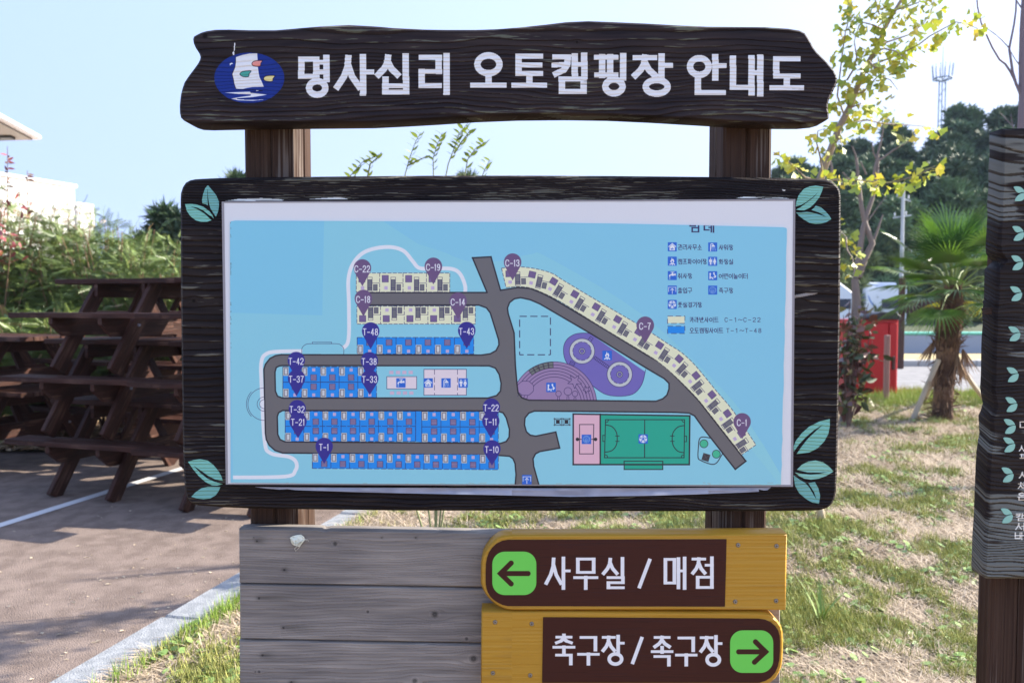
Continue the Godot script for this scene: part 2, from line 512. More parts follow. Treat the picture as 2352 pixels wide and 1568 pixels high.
func draw_map(cv: Canvas) -> void:
	NAVY = ph(38, 30, 88)
	INK = ph(30, 28, 48)
	BLUE_ICON = ph(30, 95, 215)
	PALE = ph(228, 232, 250)
	var hi = ph(121, 191, 236)
	var lo_ = ph(132, 199, 231)
	for y in cv.h:
		cv.im.fill_rect(Rect2i(0, y, cv.w, 1), hi.lerp(lo_, clampf(float(y) / cv.h * 1.1, 0, 1)))
	# paler and deeper waters
	cv.fill(V([520, 500, 744, 506, 740, 724, 520, 717]), ph(119, 190, 236))
	cv.fill(V([744, 506, 880, 508, 960, 560, 1090, 602, 1150, 594, 1500, 520, 1815, 520, 1500, 720, 1660, 950, 1790, 1110, 530, 1110, 530, 720, 740, 724]), lo_.lerp(hi, .35))
	cv.fill(smooth(V([900, 506, 960, 545, 1060, 596, 1140, 600, 1218, 584, 1262, 593, 1472, 720, 1662, 896, 1740, 1000, 1800, 1100]), false, 5) + V([1830, 1120, 1830, 500]), ph(122, 191, 236))
	var road = ph(97, 98, 112)
	var cream = ph(222, 226, 205)
	var tent = ph(8, 132, 242)
	# white walking path
	cv.line(smooth(V([528, 1096, 655, 1094, 678, 1080, 680, 1062, 664, 1049, 620, 1040, 607, 1010, 600, 880, 600, 830, 612, 812, 640, 807, 700, 806]), false, 6), 8.6, PALE)
	cv.line(smooth(V([786, 800, 800, 780, 801, 700, 800, 640, 812, 603, 840, 577, 888, 567, 925, 575, 948, 600, 962, 615, 990, 617, 1035, 617, 1056, 628, 1068, 655, 1068, 674]), false, 6), 8.6, PALE)
	var violet = ph(104, 98, 188)
	# roads: one outline, then the islands
	var outer = V([1100, 450, 2055, 450, 1940, 178, 2085, 170, 2160, 432], C3) + V([310, 452, 400, 458, 480, 490, 560, 530, 900, 730, 1240, 938, 1380, 1015], C5) \
		+ V([1430, 170, 1500, 240, 1620, 365, 1962, 803, 1885, 862, 1650, 560, 1590, 475, 1550, 455, 1450, 450, 430, 440, 390, 455, 362, 490, 358, 540, 372, 590, 400, 615, 440, 622, 585, 592, 613, 708, 470, 733, 438, 750, 420, 785, 425, 840, 467, 990, 290, 990, 297, 900, 290, 820, 275, 785, 250, 767, 180, 762], C6) \
		+ V([1500, 855, 450, 845, 390, 825, 345, 785, 322, 740, 315, 690, 303, 190, 315, 150, 350, 105, 395, 82, 440, 75], C4) \
		+ V([2010, 940, 2080, 930, 2125, 905, 2148, 860, 2145, 820, 2080, 610, 2050, 570, 1990, 548, 1100, 548], C3)
	cv.fill(outer, road)
	cv.line(outer, 3.2, INK, true)
	var isle = hi.lerp(lo_, .6)
	var islands = [
		V([450, 160, 2070, 162, 2120, 180, 2150, 230, 2165, 300, 2160, 360, 2130, 395, 2060, 415, 450, 415, 410, 400, 393, 360, 390, 210, 400, 175, 425, 163], C4),
		V([450, 512, 2130, 515, 2180, 530, 2205, 570, 2230, 660, 2228, 720, 2205, 755, 2160, 770, 470, 758, 430, 740, 412, 700, 408, 560, 418, 530], C4)]
	for i in islands:
		cv.fill(i, isle)
		cv.line(i, 3.2, INK, true)
	var isle3 = V([330, 525, 400, 540, 470, 570, 830, 780, 1250, 1040, 1370, 1110], C5) + V([1405, 240, 1405, 280, 1390, 325, 1360, 352, 1310, 370, 880, 365, 390, 362, 340, 345, 312, 310, 303, 240], C6) + V([292, 1010, 283, 780, 240, 640, 235, 600, 250, 560, 285, 533], C5)
	cv.fill(isle3, isle)
	cv.fill(smooth(V([1640, 228, 1500, 226, 1380, 250, 1270, 320, 1205, 430, 1195, 560, 1220, 680, 1275, 775, 1500, 900, 1690, 1120, 1720, 1165, 1900, 1280, 2130, 1325, 2400, 1290, 2560, 1120, 2620, 900], CP), false, 4) + V([1645, 228], CP), violet)
	cv.line(smooth(V([1640, 228, 1500, 226, 1380, 250, 1270, 320, 1205, 430, 1195, 560, 1220, 680, 1275, 775], CP), false, 4), 1.1, NAVY)
	cv.line(smooth(V([1700, 1140, 1900, 1280, 2130, 1325, 2400, 1290, 2560, 1120, 2628, 860], CP), false, 4), 1.1, NAVY)
	for o in [Vector2(1518, 540), Vector2(2174, 945)]:
		var c = Vector2(CP[0], CP[1]) + o * CP[2]
		cv.fill(circle(c, 220 * CP[2], 40), ph(180, 190, 210))
		cv.line(circle(c, 220 * CP[2], 40), 1.1, NAVY, true)
		cv.fill(circle(c, 161 * CP[2], 36), violet)
		cv.dashed(circle(c, 161 * CP[2], 36), 1.1, NAVY, 9, 4, true)
		cv.fill(circle(c, 52 * CP[2], 24), ph(180, 190, 210))
		cv.fill(circle(c, 32 * CP[2], 20), violet)
		cv.line(circle(c, 52 * CP[2], 24), 1.1, NAVY, true)
		cv.line(circle(c, 32 * CP[2], 20), 1.1, NAVY, true)
	for a in [[1735, 650, 1975, 820, 40, 9], [1645, 360, 1690, 300, 50, 2], [1360, 730, 1325, 800, 70, 3]]:
		var p = V([a[0], a[1], a[2], a[3]], CP)
		var d = (p[1] - p[0]).normalized()
		var e: Vector2 = Vector2(-d.y, d.x) * a[4] * CP[2] * .6
		cv.line(PackedVector2Array([p[0] + e, p[1] + e, p[1] - e, p[0] - e]), 1, NAVY, true)
		for k in int(a[5]):
			var q = p[0].lerp(p[1], float(k) / a[5])
			cv.line(PackedVector2Array([q + e, q - e]), .9, NAVY)
	var mauve = ph(142, 122, 178)
	var pc = Vector2(CP[0] + 1030 * CP[2], CP[1] + 1470 * CP[2])
	cv.fill(V([385, 1090], CP) + circle(pc, 745 * CP[2], 30, PI + .6, TAU - .09) + V([1775, 1400, 620, 1395, 520, 1370, 440, 1320, 390, 1240], CP), mauve)
	for k in 6:
		cv.line(circle(pc, (745 - 53 * k) * CP[2], 34, PI + .55 + .02 * k, TAU - .1 - .012 * k), 1.1, NAVY)
	for k in 5:
		var t0 = PI + .93 + k * .127
		var g = circle(pc, 740 * CP[2], 3, t0, t0 + .11)
		var g2 = circle(pc, 640 * CP[2], 3, t0, t0 + .11)
		g2.reverse()
		cv.fill(g + g2, ph(100, 108, 118))
		cv.line(g + g2, 1, INK, true)
		cv.line(circle(pc, 690 * CP[2], 3, t0, t0 + .11), 1, INK)
	var cloud = PackedVector2Array()
	for k in 40:
		var t = TAU * k / 40
		cloud.append(Vector2(CP[0], CP[1]) + (Vector2(530, 1185) + Vector2(cos(t) * 140, sin(t) * 122) * (1 + .06 * absf(sin(t * 4)))) * CP[2])
	for a in [[420, 1250, 400, 1330], [465, 1290, 450, 1350], [515, 1310, 500, 1370], [570, 1320, 550, 1380]]:
		cv.line(V(a, CP), 1, NAVY)
	cv.fill(cloud, mauve)
	cv.line(cloud, 1, NAVY, true)
	for s in [[1390, 1065, 130, 55, .0], [1597, 1210, 66, 28, .1]]:
		var st = PackedVector2Array()
		for k in 10:
			var t: float = PI / 2 + k * PI / 5 + s[4]
			st.append(Vector2(CP[0], CP[1]) + (Vector2(s[0], s[1]) + Vector2(cos(t), sin(t)) * (s[2] if k % 2 == 0 else s[3])) * CP[2])
		cv.fill(st, mauve)
		cv.line(st, 1, NAVY, true)
	for s in [[1108, 1282, 48], [1272, 1240, 68], [1395, 1282, 48]]:
		cv.fill(circle(Vector2(CP[0] + s[0] * CP[2], CP[1] + s[1] * CP[2]), s[2] * CP[2], 22), mauve)
		cv.line(circle(Vector2(CP[0] + s[0] * CP[2], CP[1] + s[1] * CP[2]), s[2] * CP[2], 22), 1, NAVY, true)
		cv.line(V([s[0] - 12, s[1] + s[2], s[0] - 20, 1395], CP), 1, NAVY)
		cv.line(V([s[0] + 12, s[1] + s[2], s[0] + 20, 1395], CP), 1, NAVY)
	cv.line(isle3, 3.2, INK, true)
	icon(cv, "seesaw", Vector2(CP[0] + 895 * CP[2], CP[1] + 1088 * CP[2]), 166 * CP[2])
	icon(cv, "fire", Vector2(CP[0] + 1873 * CP[2], CP[1] + 532 * CP[2]), 166 * CP[2])
	cv.dashed(V([323, 660, 546, 660, 546, 938, 323, 938], C5), 2, NAVY, 16.5, 8, true)
	# small outlines on the west side
	cv.fill(V([694, 812, 694, 800, 700, 792, 714, 789, 770, 789, 782, 792, 788, 800, 788, 812]), isle)
	cv.line(smooth(V([693, 813, 693, 800, 700, 792, 714, 789, 770, 789, 782, 792, 789, 800, 789, 813]), false, 3), .9, NAVY)
	cv.line(V([717, 789, 717, 785.5, 761, 785.5, 761, 789]), .9, NAVY, true)
	for r in [127.0, 55.0, 35.0]:
		var arc = circle(Vector2(C4[0] + 305 * C4[2], C4[1] + 462 * C4[2]), r * C4[2], 24, PI / 2, PI * 1.5)
		if r < 40:
			cv.fill(arc, PALE)
		cv.line(arc, .9, NAVY)
	cv.line(circle(Vector2(C4[0] + 305 * C4[2], C4[1] + 462 * C4[2]), 139 * C4[2], 18, PI * .76, PI * 1.24), .9, NAVY)
	# caravan plots
	for r in [[1028, 297, 1762, 447, 4], [1033, 556, 1962, 697, 5]]:
		var q = V([r[0], r[1], r[2], r[1], r[2], r[3], r[0], r[3]], C3)
		cv.fill(q, cream)
		cv.dashed(q, 1.1, NAVY, 9, 3, true)
		var w: float = (q[1].x - q[0].x) / r[4]
		var h: float = q[2].y - q[1].y
		for i in int(r[4]):
			var up: bool = r[4] == 4
			var o = Vector2(q[0].x + w * i, q[0].y if up else q[2].y)
			caravan_plot(cv, o, Vector2(w / 100, 0), Vector2(0, (h if up else -h) / 100))
			if i > 0:
				cv.dashed(PackedVector2Array([Vector2(o.x, q[0].y), Vector2(o.x, q[2].y)]), 1.1, NAVY, 9, 3)
	var edge_out = smooth(V([192, 312, 270, 302, 345, 303, 450, 318, 560, 350, 640, 400, 900, 555, 1200, 730, 1400, 860, 1500, 925, 1600, 1020, 1740, 1190], C5) + V([1870, 440, 2035, 685], C6), false, 4)
	var edge_in = smooth(V([225, 452, 320, 445, 400, 455, 480, 485, 620, 555, 900, 728, 1240, 933, 1340, 1000], C5) + V([1450, 190, 1600, 340, 1690, 450, 1800, 590, 1930, 757], C6), false, 4)
	var back = edge_in.duplicate()
	back.reverse()
	cv.fill(edge_out + back, cream)
	cv.dashed(edge_out, 1.2, NAVY, 8, 3.4)
	cv.dashed(edge_in, 1.2, INK, 9, 2.4)
	cv.dashed(PackedVector2Array([edge_out[0], edge_in[0]]), 1.2, NAVY, 8, 3.4)
	cv.dashed(PackedVector2Array([edge_out[-1], edge_in[-1]]), 1.2, NAVY, 8, 3.4)
	var along = func(p: PackedVector2Array, f: float) -> Vector2:
		var total = 0.0
		for i in p.size() - 1:
			total += p[i].distance_to(p[i + 1])
		var s = f * total
		for i in p.size() - 1:
			var d = p[i].distance_to(p[i + 1])
			if s <= d:
				return p[i].lerp(p[i + 1], s / d)
			s -= d
		return p[-1]
	for i in 13:
		var a: Vector2 = along.call(edge_out, (i + .06) / 13.0)
		var b: Vector2 = along.call(edge_out, (i + .98) / 13.0)
		var ax = (b - a) / 92.0
		var n = Vector2(-ax.y, ax.x).normalized() * 40.0 / 100.0
		caravan_plot(cv, a + n * 4, ax, n)
	# tent plots
	var q1 = V([1035, 802, 1950, 932], C3)
	var rows = [[q1[0], q1[1], 6, true, 0.0]]
	for a in [[452, 170, 1187, 290, 5, false], [452, 290, 1187, 410, 5, true], [470, 518, 1494, 636, 7, false], [470, 636, 1494, 755, 7, true], [1542, 520, 2143, 640, 4, false], [1542, 640, 2143, 760, 4, true], [683, 848, 2143, 966, 10, false]]:
		var q = V([a[0], a[1], a[2], a[3]], C4)
		rows.append([q[0], q[1], a[4], a[5], 3.0 if a[4] == 10 else 0.0])
	cv.fill(V([1494, 518, 1542, 520, 1542, 760, 1494, 755], C4), tent)
	for r in rows:
		var a: Vector2 = r[0]
		var b: Vector2 = r[1]
		var q = PackedVector2Array([a, Vector2(b.x, a.y + r[4]), Vector2(b.x, b.y + r[4]), Vector2(a.x, b.y)])
		cv.fill(q, tent)
	for r in rows:
		var a: Vector2 = r[0]
		var b: Vector2 = r[1]
		var q = PackedVector2Array([a, Vector2(b.x, a.y + r[4]), Vector2(b.x, b.y + r[4]), Vector2(a.x, b.y)])
		cv.dashed(q, 1.1, NAVY, 12, 4, true)
		tent_row(cv, a.x, a.y, b.x, b.y, r[2], r[3], r[4])
	cv.dashed(V([1494, 520, 1494, 755], C4), 1.1, NAVY, 12, 4)
	# wash house, office, toilets
	cv.fill(V([1268, 247, 1502, 247, 1502, 343, 1268, 343], C4), ph(214, 204, 232))
	cv.line(V([1268, 247, 1502, 247, 1502, 343, 1268, 343], C4), 1.1, NAVY, true)
	for x in [1287, 1339, 1389, 1439]:
		cv.fill(V([x, 201, x + 33, 201, x + 33, 227, x, 227], C4), ph(190, 172, 212))
		cv.fill(V([x + 5, 362, x + 38, 362, x + 38, 388, x + 5, 388], C4), ph(190, 172, 212))
	cv.fill(V([1559, 190, 1892, 190, 1892, 392, 1559, 392], C4), ph(214, 204, 232))
	cv.line(V([1559, 190, 1892, 190, 1892, 392, 1559, 392], C4), 1.1, NAVY, true)
	cv.dashed(V([1642, 190, 1642, 392], C4), 1.1, NAVY, 12, 6)
	cv.dashed(V([1822, 190, 1822, 392], C4), 1.1, NAVY, 12, 6)
	for a in [["tap", 1342, 259], ["house", 1556, 260], ["shower", 1696, 260], ["people", 1830, 260]]:
		icon(cv, a[0], Vector2(C4[0] + a[1] * C4[2], C4[1] + a[2] * C4[2]), 73 * C4[2])
	# courts
	cv.fill(V([710, 460, 905, 462, 905, 828, 710, 828], C6), ph(208, 172, 206))
	cv.fill(V([910, 463, 1556, 475, 1552, 828, 910, 828], C6), ph(20, 160, 148))
	cv.fill(V([1080, 803, 1360, 803, 1360, 863, 1080, 863], C6), ph(20, 160, 148))
	cv.line(V([711, 462, 1556, 475, 1552, 828, 711, 828], C6), 3.3, INK, true)
	cv.line(V([907, 463, 907, 828], C6), 3.3, INK)
	cv.line(V([1080, 803, 1360, 803, 1360, 863, 1080, 863], C6), 2, INK, true)
	cv.line(V([757, 538, 860, 538, 857, 750, 757, 750], C6), 1.6, INK, true)
	cv.line(V([742, 645, 873, 645], C6), 1.6, INK)
	for x in [742, 873]:
		cv.fill(circle(Vector2(C6[0] + x * C6[2], C6[1] + 645 * C6[2]), 4.0, 16), INK)
	cv.line(V([945, 503, 1518, 503, 1514, 778, 938, 778], C6), 1.9, INK, true)
	cv.line(V([1229, 503, 1228, 778], C6), 1.9, INK)
	cv.line(smooth(V([947, 541, 990, 552, 1022, 590, 1030, 640, 1022, 690, 990, 727, 942, 738], C6), false, 4), 1.9, INK)
	cv.line(smooth(V([1516, 545, 1470, 556, 1436, 594, 1428, 640, 1436, 690, 1468, 730, 1514, 742], C6), false, 4), 1.9, INK)
	for a in [[1018, 621, 1044, 621], [1018, 659, 1044, 659], [1415, 621, 1442, 621], [1415, 659, 1442, 659], [940, 616, 926, 616, 926, 660, 940, 660], [1518, 622, 1532, 622, 1532, 662, 1518, 662], [968, 503, 960, 520, 945, 524], [1496, 503, 1504, 518, 1518, 524], [940, 756, 956, 762, 962, 778], [1514, 756, 1498, 762, 1493, 778]]:
		cv.line(V(a, C6), 1.5, INK)
	icon(cv, "volley", Vector2(C6[0] + 773 * C6[2], C6[1] + 611 * C6[2]), 68 * C6[2])
	icon(cv, "ball", Vector2(C6[0] + 1184 * C6[2], C6[1] + 608 * C6[2]), 68 * C6[2])
	icon(cv, "gate", Vector2(C6[0] + 341 * C6[2], C6[1] + 902 * C6[2]), 69 * C6[2])
	# deck and garden by the road's end
	cv.line(smooth(V([1712, 637, 1650, 628, 1625, 645, 1618, 700, 1615, 770, 1630, 795, 1710, 825, 1750, 815, 1780, 770, 1795, 745], C6), false, 4), 2, INK)
	for o in [[1658, 677], [1748, 752]]:
		cv.fill(circle(Vector2(C6[0] + o[0] * C6[2], C6[1] + o[1] * C6[2]), 29 * C6[2], 24), ph(60, 178, 152))
		cv.line(circle(Vector2(C6[0] + o[0] * C6[2], C6[1] + o[1] * C6[2]), 29 * C6[2], 24), 1.3, INK, true)
	cv.fill(V([1655, 743, 1705, 758, 1690, 808, 1640, 793], C6), ph(52, 52, 66))
	cv.line(V([1655, 743, 1690, 808], C6), .8, ph(90, 90, 110))
	cv.line(V([1705, 758, 1640, 793], C6), .8, ph(90, 90, 110))
	for x in [575, 637]:
		cv.line(V([x, 492, x, 546], C6), 1.2, INK)
		cv.line(V([x + 50, 492, x + 50, 546], C6), 1.2, INK)
		cv.line(V([x - 4, 496, x + 54, 496], C6), 1.2, INK)
		cv.line(V([x - 4, 542, x + 54, 542], C6), 1.2, INK)
		cv.fill(V([x + 12, 504, x + 38, 504, x + 38, 532, x + 12, 532], C6), INK)
		cv.line(V([x, 494, x + 50, 544], C6), .8, INK)
		cv.line(V([x + 50, 494, x, 544], C6), .8, INK)
	# pins
	var plum = ph(98, 76, 128)
	var deep = ph(40, 34, 146)
	for a in [[1076, 258, 400, "C-22"], [1633, 245, 386, "C-19"], [1084, 497, 637, "C-18"], [1827, 518, 660, "C-14"], [2255, 212, 355, "C-13"]]:
		pin(cv, C3, a[0], a[1], 69, a[2], plum, a[3])
	pin(cv, C5, 1233, 725, 64, 855, plum, "C-7")
	pin(cv, C6, 1935, 518, 63, 642, plum, "C-1")
	for a in [[1141, 752, 893, "T-48"], [1895, 748, 890, "T-43"]]:
		pin(cv, C3, a[0], a[1], 69, a[2], deep, a[3])
	for a in [[557, 120, 260, "T-42"], [559, 260, 400, "T-37"], [1131, 122, 262, "T-38"], [1134, 262, 390, "T-33"], [565, 497, 640, "T-32"], [571, 597, 728, "T-21"], [2088, 485, 640, "T-22"], [2084, 595, 728, "T-11"], [776, 793, 930, "T-1"], [2093, 812, 945, "T-10"]]:
		pin(cv, C4, a[0], a[1], 68, a[2], deep, a[3])
	# key
	for a in [["house", 106, 296, "관리사무소"], ["fire", 106, 488, "캠프파이어장"], ["tap", 106, 680, "취사장"], ["gate", 106, 873, "출입구"], ["ball", 106, 1065, "풋살경기장"], ["shower", 646, 299, "샤워장"], ["people", 646, 490, "화장실"], ["seesaw", 646, 682, "어린이놀이터"], ["volley", 646, 874, "족구장"]]:
		var o = V([a[1], a[2]], CL)[0]
		icon(cv, a[0], o, 120 * CL[2])
		var off = 134.0 if a[1] < 300 else 142.0
		words(cv, a[3], o.x + off * CL[2], o.y + 30 * CL[2], 65.5 * CL[2], Vector2(59, 72) * CL[2], 1.3, NAVY)
	for a in [[1281, cream], [1416, tent]]:
		cv.fill(V([106, a[0] + 4, 330, a[0] + 4, 330, a[0] + 94, 106, a[0] + 94], CL), a[1])
		cv.dashed(V([102, a[0], 335, a[0], 335, a[0] + 98, 102, a[0] + 98], CL), 1.1, NAVY, 12.5, 6.5, true)
	words(cv, "카라반사이트", CL[0] + 398 * CL[2], CL[1] + 1295 * CL[2], 65.5 * CL[2], Vector2(59, 72) * CL[2], 1.3, NAVY)
	words(cv, "오토캠핑사이트", CL[0] + 397 * CL[2], CL[1] + 1438 * CL[2], 65.2 * CL[2], Vector2(59, 72) * CL[2], 1.3, NAVY)
	var x = 866.0
	for ch in "C-1~C-22":
		glyph(cv, ch, Rect2(CL[0] + x * CL[2], CL[1] + 1300 * CL[2], (40 if ch != "~" else 62) * CL[2], 60 * CL[2]), 1.1, NAVY)
		x += 62.0 if ch != "~" else 74.0
		if ch == "1":
			x -= 8
	x = 888
	for ch in "T-1~T-48":
		glyph(cv, ch, Rect2(CL[0] + x * CL[2], CL[1] + 1444 * CL[2], (40 if ch != "~" else 62) * CL[2], 60 * CL[2]), 1.1, NAVY)
		x += 59.0 if ch != "~" else 74.0
	glyph(cv, "범", Rect2(CL[0] + 395 * CL[2], CL[1] + -10 * CL[2], 135 * CL[2], 176 * CL[2]), 3.4, NAVY)
	glyph(cv, "례", Rect2(CL[0] + 585 * CL[2], CL[1] + -10 * CL[2], 142 * CL[2], 178 * CL[2]), 3.4, NAVY)
	# dirt near the lower edge and the left rim
	var r = RandomNumberGenerator.new()
	r.seed = 41
	for k in 60:
		var p = Vector2(r.randf_range(530, 1800), r.randf_range(1108, 1114))
		cv.line(PackedVector2Array([p, p + Vector2(r.randf_range(2, 14), r.randf_range(-.5, .5))]), r.randf_range(.4, 1.0), ph(150, 165, 180))
	for k in 60:
		var p = Vector2(529 + r.randf() * 1.2, r.randf_range(510, 1105))
		cv.line(PackedVector2Array([p, p + Vector2(0, r.randf_range(1, 4))]), .8, ph(70, 80, 100))
	cv.line(V([1229.5, 842, 1233, 843, 1236, 847]), 1.4, ph(60, 50, 50))

# ---------------------------------------------------------------- meshes
class Mb:
	var v := PackedVector3Array()
	var n := PackedVector3Array()
	var u := PackedVector2Array()
	var c := PackedColorArray()
	var ix := PackedInt32Array()
	var col := Color(1, 1, 1)
	func add(p: Vector3, nn: Vector3, uv: Vector2) -> int:
		v.append(p)
		n.append(nn)
		u.append(uv)
		c.append(col)
		return v.size() - 1
	func tri(a: int, b: int, d: int) -> void:      # wound so that the side its normals point to is the front
		if (v[b] - v[a]).cross(v[d] - v[a]).dot(n[a] + n[b] + n[d]) > 0:
			ix.append_array(PackedInt32Array([a, d, b]))
		else:
			ix.append_array(PackedInt32Array([a, b, d]))
	func face(p: Array, nn: Vector3, uv: Array = []) -> void:   # flat polygon, a fan
		var k := []
		for i in p.size():
			k.append(add(p[i], nn, uv[i] if uv.size() > i else Vector2(p[i].x, p[i].y)))
		for i in range(1, p.size() - 1):
			tri(k[0], k[i], k[i + 1])
	func auto(p: Array, uv: Array = []) -> void:   # flat polygon, normal from its corners
		face(p, (p[1] - p[0]).cross(p[2] - p[0]).normalized(), uv)
	func box(size: Vector3, xf: Transform3D, bevel := 0.0, us := 1.0, vs := 1.0, off := Vector2.ZERO) -> void:   # grain along the longest side
		var h := size / 2
		var b := minf(bevel, minf(h.x, minf(h.y, h.z)) * .8)
		var axis := size.max_axis_index()
		var e := [Vector3.RIGHT, Vector3.UP, Vector3.BACK]
		var uvof := func(p: Vector3, f: int) -> Vector2:
			var a: float = p[axis]
			var o: float = p[(axis + 1) % 3] + p[(axis + 2) % 3] * 1.37
			if f == axis:
				return Vector2(p[(axis + 1) % 3] * us, p[(axis + 2) % 3] * vs) + off
			return Vector2(a * us, o * vs) + off
		for f in 3:
			for s in [-1.0, 1.0]:
				var nn: Vector3 = e[f] * s
				var p := []
				for q in [[-1, -1], [1, -1], [1, 1], [-1, 1]]:
					var x := Vector3.ZERO
					x[f] = h[f] * s
					x[(f + 1) % 3] = (h[(f + 1) % 3] - b) * q[0]
					x[(f + 2) % 3] = (h[(f + 2) % 3] - b) * q[1]
					p.append(x)
				face(p.map(func(x): return xf * x), (xf.basis * nn).normalized(), p.map(func(x): return uvof.call(x, f)))
		if b <= 0:
			return
		for f in 3:          # edges along axis f
			var g := (f + 1) % 3
			var k := (f + 2) % 3
			for s in [-1.0, 1.0]:
				for t in [-1.0, 1.0]:
					var p := []
					for q in [[-1, 0], [1, 0], [1, 1], [-1, 1]]:
						var x := Vector3.ZERO
						x[f] = (h[f] - b) * q[0]
						x[g] = (h[g] - (b if q[1] == 1 else 0.0)) * s
						x[k] = (h[k] - (0.0 if q[1] == 1 else b)) * t
						p.append(x)
					face(p.map(func(x): return xf * x), (xf.basis * (e[g] * s + e[k] * t)).normalized(), p.map(func(x): return uvof.call(x, g)))
		for s in [-1.0, 1.0]:
			for t in [-1.0, 1.0]:
				for w in [-1.0, 1.0]:
					var p := [Vector3(h.x * s, (h.y - b) * t, (h.z - b) * w), Vector3((h.x - b) * s, h.y * t, (h.z - b) * w), Vector3((h.x - b) * s, (h.y - b) * t, h.z * w)]
					face(p.map(func(x): return xf * x), (xf.basis * Vector3(s, t, w)).normalized(), p.map(func(x): return uvof.call(x, 0)))
	func bar(a: Vector3, b: Vector3, w: float, d: float, bevel := 0.0, us := 1.0, vs := 1.0, off := Vector2.ZERO, side := Vector3.BACK) -> void:   # a squared bar from a to b
		var y := (b - a).normalized()
		var x := y.cross(side).normalized()
		var z := x.cross(y).normalized()
		box(Vector3(w, a.distance_to(b), d), Transform3D(Basis(x, y, z), (a + b) / 2), bevel, us, vs, off)
	func tube(p: Array, r: Array, sides := 7, us := 1.0, cap := true) -> void:
		var rows := []
		var side := Vector3.ZERO
		var run := 0.0
		for i in p.size():
			var d: Vector3 = ((p[mini(i + 1, p.size() - 1)] - p[maxi(i - 1, 0)]) as Vector3).normalized()
			if side == Vector3.ZERO:
				side = d.cross(Vector3.UP if absf(d.y) < .9 else Vector3.RIGHT).normalized()
			side = (side - d * side.dot(d)).normalized()
			var o := d.cross(side)
			if i > 0:
				run += p[i].distance_to(p[i - 1])
			var row := []
			for k in sides + 1:
				var t := TAU * k / sides
				var nn := side * cos(t) + o * sin(t)
				row.append(add(p[i] + nn * r[i], nn, Vector2(run * us, float(k) / sides)))
			rows.append(row)
		for i in p.size() - 1:
			for k in sides:
				tri(rows[i][k], rows[i][k + 1], rows[i + 1][k])
				tri(rows[i + 1][k], rows[i][k + 1], rows[i + 1][k + 1])
		if cap:
			for e in [0, p.size() - 1]:
				var d: Vector3 = (p[e] - p[1 if e == 0 else e - 1]).normalized()
				var ring := []
				for k in sides:
					ring.append(v[rows[e][k]])
				face(ring, d)
	func slab(outline: PackedVector2Array, z: float, depth: float, bevel: float, uvof: Callable) -> void:   # upright board: outline in x, y; front at z, towards +z
		var o := outline.duplicate()
		if Geometry2D.is_polygon_clockwise(o):
			o.reverse()
		var m := o.size()
		var out := PackedVector2Array()
		for i in m:
			var a := (o[(i + 1) % m] - o[i]).normalized()
			var b := (o[i] - o[(i - 1 + m) % m]).normalized()
			var t := (a + b).normalized()
			out.append(Vector2(t.y, -t.x))
		var inn := PackedVector2Array()
		for i in m:
			inn.append(o[i] - out[i] * bevel)
		for fb in ([0, 1] if depth > 0 else [0]):
			var zz: float = z if fb == 0 else z - depth
			var nn := Vector3(0, 0, 1 if fb == 0 else -1)
			var base := v.size()
			for i in m:
				add(Vector3(inn[i].x, inn[i].y, zz), nn, uvof.call(inn[i]))
			var t := Geometry2D.triangulate_polygon(inn)
			for i in range(0, t.size(), 3):
				tri(base + t[i], base + t[i + 1], base + t[i + 2])
		if depth <= 0:
			return
		var rings := [[inn, z, .8], [o, z - bevel, .2], [o, z - depth + bevel, -.2], [inn, z - depth, -.8]] if bevel > 0 else [[o, z, 0.0], [o, z - depth, 0.0]]
		for k in rings.size() - 1:
			for i in m:
				var j := (i + 1) % m
				var q := []
				for e in [[k, i], [k, j], [k + 1, j], [k + 1, i]]:
					var pt: Vector2 = rings[e[0]][0][e[1]]
					var nn := Vector3(out[e[1]].x, out[e[1]].y, rings[e[0]][2]).normalized()
					var uv: Vector2 = uvof.call(pt)
					q.append(add(Vector3(pt.x, pt.y, rings[e[0]][1]), nn, uv + Vector2(0, (z - rings[e[0]][1]) * .35)))
				tri(q[0], q[1], q[2])
				tri(q[0], q[2], q[3])
	func mesh(off := Vector3.ZERO, colours := false) -> ArrayMesh:
		var a := []
		a.resize(Mesh.ARRAY_MAX)
		var w := v.duplicate()
		if off != Vector3.ZERO:
			for i in w.size():
				w[i] -= off
		a[Mesh.ARRAY_VERTEX] = w
		a[Mesh.ARRAY_NORMAL] = n
		a[Mesh.ARRAY_TEX_UV] = u
		if colours:
			a[Mesh.ARRAY_COLOR] = c
		a[Mesh.ARRAY_INDEX] = ix
		var m := ArrayMesh.new()
		m.add_surface_from_arrays(Mesh.PRIMITIVE_TRIANGLES, a)
		return m

# ---------------------------------------------------------------- things and parts
var taken := {}

func numbered(called: String) -> String:
	taken[called] = taken.get(called, -1) + 1
	return called if taken[called] == 0 else "%s_%03d" % [called, taken[called]]

func tag(o: Node3D, label: String, category: String, group := "") -> Node3D:
	o.set_meta("label", label)
	if category:
		o.set_meta("category", category)
	if group:
		o.set_meta("group", group)
	return o

func thing(called: String, where: Vector3, label: String, category: String, group := "", turn := 0.0) -> Node3D:
	var o := Node3D.new()
	o.name = numbered(called)
	add_child(o)
	o.position = where
	o.rotation.y = turn
	return tag(o, label, category, group)

func sibling_name(parent: Node, called: String) -> String:
	var k := 0
	var nm := called
	while parent.has_node(NodePath(nm)):
		k += 1
		nm = "%s_%03d" % [called, k]
	return nm

